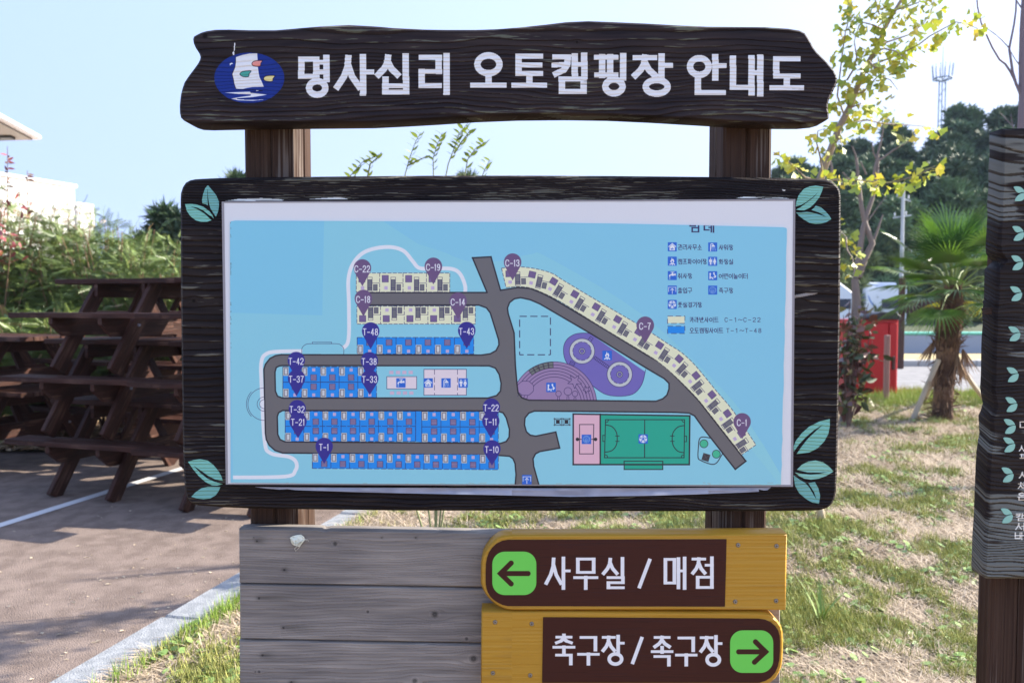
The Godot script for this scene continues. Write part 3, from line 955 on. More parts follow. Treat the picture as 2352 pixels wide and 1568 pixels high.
func part(called: String, mb: Mb, m: Material, parent: Node3D = null, colours := false, world := true) -> MeshInstance3D:   # world: the shape is given in the place's own metres
	var o := MeshInstance3D.new()
	var off := Vector3.ZERO
	if parent and world:
		off = parent.global_position
	o.mesh = mb.mesh(off, colours)
	o.material_override = m
	if parent:
		var key := "%d/%s" % [parent.get_instance_id(), called]
		taken[key] = taken.get(key, -1) + 1
		o.name = called if taken[key] == 0 else "%s_%03d" % [called, taken[key]]
		parent.add_child(o, true)
	else:
		o.name = numbered(called)
		add_child(o, true)
	return o

func group_part(called: String, parent: Node3D) -> Node3D:
	var o := Node3D.new()
	var key := "%d/%s" % [parent.get_instance_id(), called]
	taken[key] = taken.get(key, -1) + 1
	o.name = called if taken[key] == 0 else "%s_%03d" % [called, taken[key]]
	parent.add_child(o, true)
	return o

func placed_part(called: String, mesh: Mesh, m: Material, parent: Node3D, xf: Transform3D) -> MeshInstance3D:
	var o := MeshInstance3D.new()
	o.mesh = mesh
	o.material_override = m
	var key := "%d/%s" % [parent.get_instance_id(), called]
	taken[key] = taken.get(key, -1) + 1
	o.name = called if taken[key] == 0 else "%s_%03d" % [called, taken[key]]
	parent.add_child(o, true)
	o.transform = Transform3D(xf.basis, xf.origin - parent.global_position)
	return o

func structure(called: String, mb: Mb, m: Material, colours := false) -> MeshInstance3D:
	var o := part(called, mb, m, null, colours)
	o.set_meta("kind", "structure")
	return o

func many(called: String, mesh: Mesh, m: Material, xfs: Array, cols: Array, parent: Node3D = null) -> MultiMeshInstance3D:
	var mm := MultiMesh.new()
	mm.transform_format = MultiMesh.TRANSFORM_3D
	mm.use_colors = cols.size() > 0
	mm.mesh = mesh
	mm.instance_count = xfs.size()
	var off := parent.global_position if parent else Vector3.ZERO
	for i in xfs.size():
		var t: Transform3D = xfs[i]
		mm.set_instance_transform(i, Transform3D(t.basis, t.origin - off))
		if cols.size():
			mm.set_instance_color(i, cols[i])
	var o := MultiMeshInstance3D.new()
	o.multimesh = mm
	o.material_override = m
	o.set_meta("kind", "stuff")
	if parent:
		o.name = sibling_name(parent, called)
		parent.add_child(o, true)
	else:
		o.name = numbered(called)
		add_child(o, true)
	return o

# ---------------------------------------------------------------- materials
func plain(c: Color, rough := 0.8, metal := 0.0) -> StandardMaterial3D:
	var m := StandardMaterial3D.new()
	m.albedo_color = c
	m.roughness = rough
	m.metallic = metal
	return m

func tinted(rough := 0.8, back := 0.0) -> StandardMaterial3D:
	var m := plain(Color(1, 1, 1), rough)
	m.vertex_color_use_as_albedo = true
	if back > 0:
		m.backlight_enabled = true
		m.backlight = Color(back, back, back)
	return m

func skin(albedo: Image, height: Image, relief: float, rough: float, spec := 0.5) -> StandardMaterial3D:
	var m := plain(Color(1, 1, 1), rough)
	m.metallic_specular = spec
	m.albedo_texture = ImageTexture.create_from_image(albedo)
	if height:
		var nm := height.duplicate() as Image
		nm.bump_map_to_normal_map(relief)
		m.normal_enabled = true
		m.normal_texture = ImageTexture.create_from_image(nm)
	return m

func noise(seed_: int, freq: float, octaves := 3) -> FastNoiseLite:
	var f := FastNoiseLite.new()
	f.noise_type = FastNoiseLite.TYPE_SIMPLEX_SMOOTH
	f.seed = seed_
	f.frequency = freq
	f.fractal_octaves = octaves
	if octaves == 1:
		f.fractal_type = FastNoiseLite.FRACTAL_NONE
	return f

# a board's face: raised grain of chosen spacing, worn crests, knots, stains; whatever was painted on the canvas lies on top and wears with the grain
func wood_skin(cv: Canvas, p: Dictionary) -> Array:
	var w := cv.w
	var h := cv.h
	var k := cv.k()
	var rng := RandomNumberGenerator.new()
	rng.seed = p.seed
	var run := PackedFloat32Array()
	run.resize(h + 400)
	var pitch: Array = p.spacing
	var s := 0.0
	var top := cv.lo.y
	for y in h + 400:
		var f := clampf(float(y - 200) / h, 0, 1) * (pitch.size() - 1)
		var a := int(minf(f, pitch.size() - 2))
		s += 1.0 / (lerpf(pitch[a], pitch[a + 1], f - a) * k)
		run[y] = s
	var amp := PackedFloat32Array()
	var sharp := PackedFloat32Array()
	for i in int(s) + 4:
		amp.append(rng.randf_range(.45, 1.0))
		sharp.append(rng.randf_range(p.get("sharp", [.62, .88])[0], p.get("sharp", [.62, .88])[1]))
	var shift := PackedFloat32Array()
	shift.resize(w * h)
	var tint := PackedFloat32Array()
	tint.resize(w * h)
	tint.fill(1.0)
	for kn in p.get("knots", []):
		var c := cv.t(Vector2(kn[0], kn[1]))
		var r: float = kn[2] * k
		for y in range(maxi(0, int(c.y - 4 * r)), mini(h, int(c.y + 4 * r))):
			for x in range(maxi(0, int(c.x - 8 * r)), mini(w, int(c.x + 8 * r))):
				var dx := (x - c.x) / (3.0 * r)
				var dy := (y - c.y) / r
				var g := exp(-dx * dx - dy * dy * .25)
				shift[y * w + x] += g * r * 1.3 * (1.0 if dy > 0 else -1.0) * (1.0 - exp(-dy * dy * 2.0))
				var q := Vector2((x - c.x) / r, dy).length()
				if q < 1.25:
					tint[y * w + x] *= (.36 + .1 * sin(q * 18.0)) if q < .55 else (.8 + .12 * sin(q * 20.0) if q < .85 else 1.1)
	for st in p.get("stains", []):
		var c := cv.t(Vector2(st[0], st[1]))
		var l: float = st[2] * k
		var r: float = st[3] * k
		for y in range(maxi(0, int(c.y - 5 * r)), mini(h, int(c.y + 5 * r))):
			for x in range(maxi(0, int(c.x - 4 * r)), mini(w, int(c.x + l * 1.6))):
				var dx := (x - c.x) / (l if x > c.x else r * 2)
				var dy := (y - c.y) / (r * (1.2 + 1.2 * maxf(0, dx)))
				tint[y * w + x] *= 1.0 - st[4] * exp(-dx * dx * 1.6 - dy * dy)
				if Vector2(x - c.x, y - c.y).length() < r * .55:
					tint[y * w + x] *= .35
	var bend := noise(p.seed, .0016 / k, 2)
	var bend2 := noise(p.seed + 3, .012 / k, 2)
	var patch := noise(p.seed + 5, .004 / k, 3)
	var fleck := noise(p.seed + 9, .03 / k, 3)
	var fibre := noise(p.seed + 7, .05 / k, 2)
	var dark: Color = (p.dark as Color).srgb_to_linear()
	var pale: Color = (p.pale as Color).srgb_to_linear()
	var worn: Color = (p.worn as Color).srgb_to_linear()
	var wear: float = p.wear
	var a1: float = p.warp * k
	var a2: float = p.get("ripple", 2.0) * k
	var soft: float = p.get("groove", .35)
	var broad: float = p.get("broad", 0.0)
	var tall = p.get("wear_at", null)
	var src := cv.im.get_data()
	var out := PackedByteArray()
	out.resize(w * h * 3)
	var hh := PackedFloat32Array()
	hh.resize(w * h)
	for y in h:
		var wy := wear
		if tall != null:
			wy += tall.call(float(y) / h)
		for x in w:
			var j := y * w + x
			var f := run[clampi(int(y + 200 + bend.get_noise_2d(x, y * 1.7) * a1 + bend2.get_noise_2d(x * .35, y) * a2 - shift[j]), 0, h + 399)]
			var i := int(f)
			f -= i
			var sh := sharp[i]
			var hg: float = (sqrt(f / sh) if f < sh else (1.0 - f) / (1.0 - sh)) * amp[i]
			var fb := fibre.get_noise_2d(x * .09, y)
			var pt := patch.get_noise_2d(x * .5, y)
			hg += fb * .12
			var c := dark.lerp(pale, clampf(.4 + fb * .35 + pt * .5 + fleck.get_noise_2d(x * .12, y * 2.5) * .5, 0, 1)) * (1.0 - soft + soft * hg)
			var wr := clampf((hg * 1.1 - .75 + fb * .5 + pt * .55 + fleck.get_noise_2d(x * .35, y * 5.0) * .9 + wy - .12) * 5.0, 0, 1)
			if broad > 0:
				wr = maxf(wr, clampf((pt * 2.2 + fb * .5 + amp[i] * .5 - broad) * 6.0, 0, 1) * (1.0 if f < sh else .2))
			c = c.lerp(worn, wr * .45)
			var pa := src[j * 4 + 3]
			if pa > 100:
				var peel := (1.0 - hg) * .55 + fb * .75 + pt * .25
				var q := Color8(src[j * 4], src[j * 4 + 1], src[j * 4 + 2]).srgb_to_linear()
				c = c.lerp(q * (.93 + .07 * hg), clampf(1.0 - (peel - p.get("peel", .88)) * 5.0, 0, 1))
				hg = hg * .5 + .35
			c *= tint[j]
			c = c.linear_to_srgb()
			out[j * 3] = clampi(int(c.r * 255), 0, 255)
			out[j * 3 + 1] = clampi(int(c.g * 255), 0, 255)
			out[j * 3 + 2] = clampi(int(c.b * 255), 0, 255)
			hh[j] = hg
	return [Image.create_from_data(w, h, false, Image.FORMAT_RGB8, out), Image.create_from_data(w, h, false, Image.FORMAT_RF, hh.to_byte_array())]

# sawn timber, grain along u
func timber(w: int, h: int, seed_: int, a: Color, b: Color, worn: Color, wear: float, along := 30.0) -> Array:
	var g := noise(seed_, .02, 3)
	var f := noise(seed_ + 1, .09, 2)
	var p := noise(seed_ + 2, .006, 3)
	var out := PackedByteArray()
	out.resize(w * h * 3)
	var hh := PackedFloat32Array()
	hh.resize(w * h)
	var la := a.srgb_to_linear()
	var lb := b.srgb_to_linear()
	var lw := worn.srgb_to_linear()
	for y in h:
		for x in w:
			var j := y * w + x
			var e := p.get_noise_2d(x * .6, y * 2.0)
			var r := g.get_noise_2d(x / along * 2.0, y + e * 30.0)
			var s := f.get_noise_2d(x / along, y * 2.2)
			var c := la.lerp(lb, clampf(.5 + r * .9 + s * .4, 0, 1))
			c = c.lerp(lw, clampf((s * .8 + e * 1.3 + wear) * 3.0, 0, 1) * .8)
			c = c.linear_to_srgb()
			out[j * 3] = clampi(int(c.r * 255), 0, 255)
			out[j * 3 + 1] = clampi(int(c.g * 255), 0, 255)
			out[j * 3 + 2] = clampi(int(c.b * 255), 0, 255)
			hh[j] = r * .6 + s * .5
	return [Image.create_from_data(w, h, false, Image.FORMAT_RGB8, out), Image.create_from_data(w, h, false, Image.FORMAT_RF, hh.to_byte_array())]

# grit of two or three colours for ground; tiles
func grit(n: int, seed_: int, cols: Array, coarse: float, fleck: float) -> Array:
	var a := noise(seed_, coarse, 4)
	var b := noise(seed_ + 1, .25, 2)
	var rng := RandomNumberGenerator.new()
	rng.seed = seed_
	var out := PackedByteArray()
	out.resize(n * n * 3)
	var hh := PackedFloat32Array()
	hh.resize(n * n)
	var l := cols.map(func(c): return c.srgb_to_linear())
	for y in n:
		for x in n:
			var j := y * n + x
			var tx := absf(2.0 * x / n - 1.0) * n * .5
			var e := a.get_noise_2d(tx, absf(2.0 * y / n - 1.0) * n * .5)
			var s := b.get_noise_2d(x, y)
			var c: Color = l[0].lerp(l[1], clampf(.5 + e * 1.2 + s * .35, 0, 1))
			var k := rng.randf()
			if k < fleck:
				c = c.lerp(l[2], .6)
			c *= .86 + .28 * rng.randf()
			c = c.linear_to_srgb()
			out[j * 3] = clampi(int(c.r * 255), 0, 255)
			out[j * 3 + 1] = clampi(int(c.g * 255), 0, 255)
			out[j * 3 + 2] = clampi(int(c.b * 255), 0, 255)
			hh[j] = s * .5 + k * .3
	return [Image.create_from_data(n, n, false, Image.FORMAT_RGB8, out), Image.create_from_data(n, n, false, Image.FORMAT_RF, hh.to_byte_array())]

# ---------------------------------------------------------------- the place
const SUN := Vector3(0.817, 0.53, -0.228)
var cam: Camera3D

func set_view_and_light() -> void:
	cam = Camera3D.new()
	cam.name = "camera"
	add_child(cam)
	cam.position = EYE
	cam.rotation_degrees.x = PITCH
	cam.fov = rad_to_deg(2.0 * atan(784.0 / FOCAL))
	cam.far = 900.0
	var lens = CameraAttributesPhysical.new()
	lens.frustum_focal_length = 12.0 / (784.0 / FOCAL)
	lens.frustum_focus_distance = 1.86
	lens.frustum_far = 900.0
	lens.frustum_near = 0.05
	lens.exposure_aperture = 5.4
	cam.attributes = lens
	var w = 512
	var h = 256
	var im = Image.create_empty(w, h, false, Image.FORMAT_RGBAF)
	var sun = SUN.normalized()
	for y in h:
		var e = PI / 2 - PI * (y + .5) / h
		for x in w:
			var a = TAU * (x + .5) / w
			var d = Vector3(sin(a) * cos(e), sin(e), -cos(a) * cos(e))
			var c = Color(.145, .235, .475)
			var up = maxf(d.y, 0.0)
			c = Color(.235, .305, .48).lerp(c, pow(up, .42))
			var g = acos(clampf(d.dot(sun), -1, 1))
			var glow = .6 * exp(-g * g / .3) + .23 * exp(-g * g / 2.2)
			c = c + Color(.98, .96, .92) * glow
			im.set_pixel(x, y, Color(c.r, c.g, c.b, 1))
	var sm = PanoramaSkyMaterial.new()
	sm.panorama = ImageTexture.create_from_image(im)
	var sky = Sky.new()
	sky.sky_material = sm
	var env = Environment.new()
	env.background_mode = Environment.BG_SKY
	env.sky = sky
	env.tonemap_mode = Environment.TONE_MAPPER_LINEAR
	env.tonemap_exposure = 2.6
	env.fog_enabled = true
	env.fog_density = .00035
	env.fog_light_color = Color(.80, .88, 1.0)
	env.sdfgi_enabled = true
	env.ssao_enabled = true
	env.ssil_enabled = true
	var we = WorldEnvironment.new()
	we.name = "air"
	we.environment = env
	add_child(we)
	var l = DirectionalLight3D.new()
	l.name = "sun"
	l.light_energy = 1.6
	l.light_color = Color(1.0, .965, .905)
	l.light_angular_distance = 0.5
	l.shadow_enabled = true
	add_child(l)
	l.look_at_from_position(SUN * 50.0, Vector3.ZERO, Vector3.UP)

var rng := RandomNumberGenerator.new()
var wood_post: StandardMaterial3D
var wood_table: StandardMaterial3D

func kerb_x(z: float) -> float:
	return -1.85 + (-z - 3.27) * .2296

var lawn_noise: FastNoiseLite

func lawn_y(x: float, z: float) -> float:
	return lawn_noise.get_noise_2d(x * 10.0, z * 10.0) * .035 + .01

func green_at(x: float, z: float) -> float:   # where the lawn is green rather than straw
	return lawn_noise.get_noise_2d(x * 22.0 + 300.0, z * 15.0) + .6 * lawn_noise.get_noise_2d(x * 70.0, z * 60.0 + 90.0) - .26 * clampf((-z - 5.2) / 2.0, 0, 1) * clampf((11.8 + z) / .8, 0, 1)

func build_ground() -> void:
	lawn_noise = noise(77, .06, 3)
	var g = Mb.new()
	g.face([Vector3(-600, -.15, 60), Vector3(600, -.15, 60), Vector3(600, -.15, -800), Vector3(-600, -.15, -800)], Vector3.UP)
	var earth = grit(512, 5, [C(112, 108, 66), C(134, 124, 82), C(96, 98, 54)], .012, .04)
	var em = skin(earth[0], null, 1, .95)
	em.uv1_scale = Vector3(.037, .037, 1)
	structure("ground", g, em)
	# the brown asphalt on the left and the grey road on the right
	var asph = grit(1024, 9, [C(106, 91, 82), C(128, 112, 102), C(172, 154, 142)], .010, .035)
	var am = skin(asph[0], asph[1], 3.0, .9)
	var r = Mb.new()
	var p = [Vector3(kerb_x(5) + .1, -.1, 5), Vector3(-14, -.1, 5), Vector3(-14, -.1, -8.9), Vector3(kerb_x(-8.9) + .1, -.1, -8.9)]
	r.face(p, Vector3.UP, p.map(func(q): return Vector2(q.x, q.z) * .45))
	structure("road", r, am)
	var grey = grit(512, 12, [C(118, 116, 116), C(134, 132, 131), C(160, 158, 155)], .012, .03)
	var gm = skin(grey[0], null, 2.0, .9)
	var r2 = Mb.new()
	p = [Vector3(3.2, -.03, -13.9), Vector3(60, -.03, -13.4), Vector3(60, -.03, -20.5), Vector3(3.2, -.03, -20.5)]
	r2.face(p, Vector3.UP, p.map(func(q): return Vector2(q.x, q.z) * .4))
	structure("car_park", r2, gm)
	var verge = Mb.new()
	p = [Vector3(3, .06, -21), Vector3(70, .06, -21), Vector3(70, .06, -24.5), Vector3(3, .06, -24.5)]
	verge.face(p, Vector3.UP)
	var vg = grit(256, 14, [C(170, 150, 105), C(190, 170, 125), C(140, 140, 80)], .03, .1)
	structure("verge", verge, skin(vg[0], null, 1, .95))
	var far_kerb = Node3D.new()
	far_kerb.name = "far_kerb"
	add_child(far_kerb)
	far_kerb.set_meta("kind", "structure")
	var conc = plain(C(176, 174, 170), .85)
	for i in 26:
		var k = Mb.new()
		k.box(Vector3(1.48, .26, .18), Transform3D(Basis(), Vector3(3.8 + i * 1.5, .0, -20.7)), .02)
		part("kerb_stone", k, conc, far_kerb)
	var paved = Mb.new()
	p = [Vector3(-26, -.09, -13.5), Vector3(-3, -.09, -13.5), Vector3(-3, -.09, -30), Vector3(-26, -.09, -30)]
	paved.face(p, Vector3.UP, p.map(func(q): return Vector2(q.x, q.z) * .3))
	var pv = grit(256, 18, [C(188, 140, 112), C(200, 152, 124), C(170, 125, 100)], .02, .05)
	structure("pavement", paved, skin(pv[0], null, 1, .9))
	var bed = Mb.new()
	p = [Vector3(-14, -.07, -8.9), Vector3(kerb_x(-8.9) + .2, -.07, -8.9), Vector3(kerb_x(-13.5), -.07, -13.5), Vector3(-14, -.07, -13.5)]
	bed.face(p, Vector3.UP, p.map(func(q): return Vector2(q.x, q.z) * .6))
	var bd = grit(256, 19, [C(110, 84, 60), C(140, 112, 82), C(190, 165, 130)], .05, .15)
	structure("soil_bed", bed, skin(bd[0], null, 1, .95))
	# painted bay line
	var ln = Mb.new()
	var a = Vector3(-3.83, -.096, -5.96)
	var dirn = Vector3(.24, 0, -1).normalized()
	var sd = Vector3(1, 0, .24).normalized() * .05
	ln.face([a - dirn * 5.5 - sd, a - dirn * 5.5 + sd, a + dirn * 2.2 + sd, a + dirn * 2.2 - sd], Vector3.UP)
	structure("road_marking", ln, plain(C(196, 196, 198), .8))
	# kerb of separate stones
	var kerb = Node3D.new()
	kerb.name = "kerb"
	add_child(kerb)
	kerb.set_meta("kind", "structure")
	var ct = grit(256, 23, [C(126, 129, 132), C(146, 148, 150), C(100, 98, 94)], .03, .08)
	var cm = skin(ct[0], ct[1], 1.5, .85)
	var dk = Vector3(.2296, 0, -1).normalized()
	for i in 13:
		var k = Mb.new()
		var c = Vector3(kerb_x(2.0), 0, 2.0) + dk * (i + .5) * 1.0 + Vector3(.12, 0, .02)
		k.box(Vector3(.26, .3, .984), Transform3D(Basis(dk.cross(Vector3.UP), Vector3.UP, -dk), c + Vector3(0, -.125 + rng.randf_range(-.004, .004), 0)), .012, 1.5, 1.5, Vector2(rng.randf(), rng.randf()))
		part("kerb_stone", k, cm, kerb)
	# lawn, a gently uneven sheet
	var lw = Mb.new()
	var nx = 90
	var nz = 90
	for j in nz + 1:
		var z = lerpf(5.0, -13.9, float(j) / nz)
		var x0 = kerb_x(z) + .25
		for i in nx + 1:
			var f = float(i) / nx
			var x = lerpf(x0, 45.0, f * f)
			var q = Vector3(x, lawn_y(x, z) if i > 0 else -.02, z)
			lw.add(q, Vector3.UP, Vector2(x, z) * .7)
	for j in nz:
		for i in nx:
			var k = j * (nx + 1) + i
			lw.tri(k, k + 1, k + nx + 1)
			lw.tri(k + 1, k + nx + 2, k + nx + 1)
	var lt = grit(512, 30, [C(150, 122, 92), C(118, 100, 66), C(196, 170, 138)], .03, .16)
	structure("lawn", lw, skin(lt[0], lt[1], 3.0, .95))

func blade(w: float, h: float, bend: float, seg := 3) -> Mb:
	var m = Mb.new()
	for k in seg + 1:
		var f = float(k) / seg
		var hw = w * (1.0 - f * f) * .5
		var p = Vector3(0, h * f, bend * f * f)
		m.add(p - Vector3(hw, 0, 0), Vector3(0, bend, -h).normalized() * -1.0, Vector2(0, f))
		m.add(p + Vector3(hw, 0, 0), Vector3(0, bend, -h).normalized() * -1.0, Vector2(1, f))
	for k in seg:
		m.tri(k * 2, k * 2 + 1, k * 2 + 2)
		m.tri(k * 2 + 1, k * 2 + 3, k * 2 + 2)
	return m

func merge(into: Mb, m: Mb, xf: Transform3D) -> void:
	var base = into.v.size()
	for i in m.v.size():
		into.v.append(xf * m.v[i])
		into.n.append((xf.basis * m.n[i]).normalized())
		into.u.append(m.u[i])
		into.c.append(m.c[i])
	for i in m.ix:
		into.ix.append(base + i)

func build_grass() -> void:
	var tuft = Mb.new()
	for k in 7:
		var b = blade(.0045, rng.randf_range(.03, .075), rng.randf_range(.01, .05), 2)
		merge(tuft, b, Transform3D(Basis(Vector3.UP, rng.randf() * TAU), Vector3(rng.randf_range(-.02, .02), 0, rng.randf_range(-.02, .02))))
	var straw = Mb.new()
	for k in 9:
		var b = blade(.0045, rng.randf_range(.035, .11), rng.randf_range(-.03, .04), 2)
		var t = Basis(Vector3.UP, rng.randf() * TAU) * Basis(Vector3.RIGHT, rng.randf_range(1.15, 1.6))
		merge(straw, b, Transform3D(t, Vector3(rng.randf_range(-.06, .06), rng.randf_range(.002, .02), rng.randf_range(-.06, .06))))
	var leafy = Mb.new()
	for k in 9:
		var m = Mb.new()
		var t = rng.randf() * TAU
		var r = rng.randf_range(.02, .05)
		var c = Vector3(cos(t) * r, rng.randf_range(.012, .04), sin(t) * r)
		var s = rng.randf_range(.007, .014)
		var nn = Vector3(rng.randf_range(-.5, .5), 1, rng.randf_range(-.5, .5)).normalized()
		var e = nn.cross(Vector3.RIGHT).normalized()
		var f = e.cross(nn)
		var pts = []
		for q in 6:
			pts.append(c + (e * cos(q * TAU / 6) * 1.5 + f * sin(q * TAU / 6)) * s)
		m.face(pts, nn)
		merge(leafy, m, Transform3D())
	var green = [[], []]
	var dry = [[], []]
	var weed = [[], []]
	var tries = 230000
	for k in tries:
		# nearer ground gets more
		var z = -2.9 - 10.9 * pow(rng.randf(), 1.7)
		var x: float
		if rng.randf() < .2 and z > -8.0:
			x = kerb_x(z) + .24 + rng.randf() * (1.1 - kerb_x(z))
		else:
			x = .25 + rng.randf() * (-z * .66 + .3)
		if absf(x) < 1.2 and z > -3.0:
			continue
		var y = lawn_y(x, z)
		var edge = x - kerb_x(z) - .28
		var gr = green_at(x, z) + .30 * exp(-edge * edge / .015) * clampf((-z - 3.3) * 2.0, -.6, 1)
		var s = rng.randf_range(.7, 1.25)
		var far = clampf((-z - 3.0) / 9.0, 0, 1)
		s *= 1.0 + far * .7
		var turn = Basis(Vector3.UP, rng.randf() * TAU).scaled(Vector3.ONE * s)
		if gr > .07 + rng.randf_range(-.26, .26):
			if rng.randf() < .07:
				weed[0].append(Transform3D(turn, Vector3(x, y, z)))
				var q = rng.randf()
				weed[1].append(Color(.11 + .16 * q, .19 + .19 * q, .04 + .06 * q))
			else:
				green[0].append(Transform3D(turn, Vector3(x, y - .004, z)))
				var q = rng.randf()
				green[1].append(Color(.15 + .32 * q, .18 + .27 * q, .04 + .09 * q))
		else:
			dry[0].append(Transform3D(turn, Vector3(x, y, z)))
			var q = rng.randf()
			dry[1].append(Color(.20 + .46 * q, .14 + .39 * q, .085 + .29 * q))
	for k in 55:      # leafy weeds in clumps
		var cz = -3.1 - 7.6 * pow(rng.randf(), 1.5)
		var cx = .5 + rng.randf() * (-cz * .66)
		var spread = rng.randf_range(.05, .16)
		for j in 16:
			var p = Vector3(cx + rng.randfn(0, spread), 0, cz + rng.randfn(0, spread))
			var q = rng.randf()
			weed[0].append(Transform3D(Basis(Vector3.UP, rng.randf() * TAU).scaled(Vector3.ONE * rng.randf_range(.8, 1.5)), Vector3(p.x, lawn_y(p.x, p.z), p.z)))
			weed[1].append(Color(.12 + .16 * q, .22 + .20 * q, .04 + .06 * q))
	# longer grass along the kerb and at the foot of the cabinet
	var tall = [[], []]
	for k in 700:
		var z = -3.0 - rng.randf() * 4.2
		if absf(z + 4.1) > .55 and rng.randf() < .72:
			continue
		var x = kerb_x(z) + .25 + absf(rng.randfn(0, .045))
		tall[0].append(Transform3D(Basis(Vector3.UP, rng.randf() * TAU).scaled(Vector3(1, rng.randf_range(1.0, 1.9), 1)), Vector3(x, 0, z)))
		var q = rng.randf()
		tall[1].append(Color(.18 + .12 * q, .30 + .12 * q, .05))
	for k in 5200:
		var z = -11.6 - rng.randf() * 1.9
		var x = 4.6 + rng.randf() * 4.6
		if lawn_noise.get_noise_2d(x * 25, z * 25) < -.12:
			continue
		tall[0].append(Transform3D(Basis(Vector3.UP, rng.randf() * TAU).scaled(Vector3(1.8, rng.randf_range(1.4, 3.6), 1.8)), Vector3(x, 0, z)))
		var q = rng.randf()
		tall[1].append(Color(.24 + .14 * q, .34 + .1 * q, .07))
	var gm = tinted(.7, .25)
	many("green_grass", tuft.mesh(), gm, green[0], green[1])
	many("dry_straw", straw.mesh(), tinted(.65, .1), dry[0], dry[1])
	many("ground_cover_weeds", leafy.mesh(), tinted(.5, .2), weed[0], weed[1])
	many("tall_grass", tuft.mesh(), gm, tall[0], tall[1])
	# fallen leaves: on the bed behind the tables, and scattered on the asphalt
	var lf = Mb.new()
	lf.auto([Vector3(-.03, 0, 0), Vector3(0, .008, .014), Vector3(.03, .004, 0), Vector3(0, .006, -.014)])
	var fall = [[], []]
	for k in 5200:
		var x = -9.0 + rng.randf() * 8.0
		var z = -8.75 - rng.randf() * 3.0
		fall[0].append(Transform3D((Basis(Vector3.UP, rng.randf() * TAU) * Basis(Vector3.RIGHT, rng.randf_range(-.6, .6))).scaled(Vector3.ONE * rng.randf_range(1.0, 2.2)), Vector3(x, -.06 + rng.randf() * .02, z)))
		var q = rng.randf()
		fall[1].append(Color(.28 + .25 * q, .18 + .2 * q, .10 + .12 * q))
	for k in 260:
		var z = -2.4 - rng.randf() * 4.5
		var x = kerb_x(z) - absf(rng.randfn(0, 1.0)) - .04
		fall[0].append(Transform3D((Basis(Vector3.UP, rng.randf() * TAU)).scaled(Vector3(1, 1, .4) * rng.randf_range(.3, .9)), Vector3(x, -.096, z)))
		var q = rng.randf()
		fall[1].append(Color(.42 + .2 * q, .33 + .2 * q, .22 + .16 * q))
	many("fallen_leaves", lf.mesh(), tinted(.7, .1), fall[0], fall[1])
	# one grass clump that stands out by the lower right corner
	var clump = thing("grass_clump", on_ground(1888, 1448), "tall bright green grass clump on lawn beside brown post foot", "grass clump")
	var cm = Mb.new()
	for k in 16:
		var b = blade(.011, rng.randf_range(.14, .26), rng.randf_range(.06, .2), 4)
		merge(cm, b, Transform3D(Basis(Vector3.UP, rng.randf() * TAU), clump.position + Vector3(rng.randf_range(-.02, .02), 0, rng.randf_range(-.02, .02))))
	part("blades", cm, plain(lin(.22, .31, .06), .6), clump).set_meta("kind", "stuff")

# ---------------------------------------------------------------- the camp sign
func sign_print(px: Rect2, z: float, width: int) -> Canvas:
	return Canvas.new(self, px, z, width)

func leaf_outline(a: Array, c: Array) -> PackedVector2Array:
	return smooth(W(a, c, SIGN_Z + .0015), true, 3)

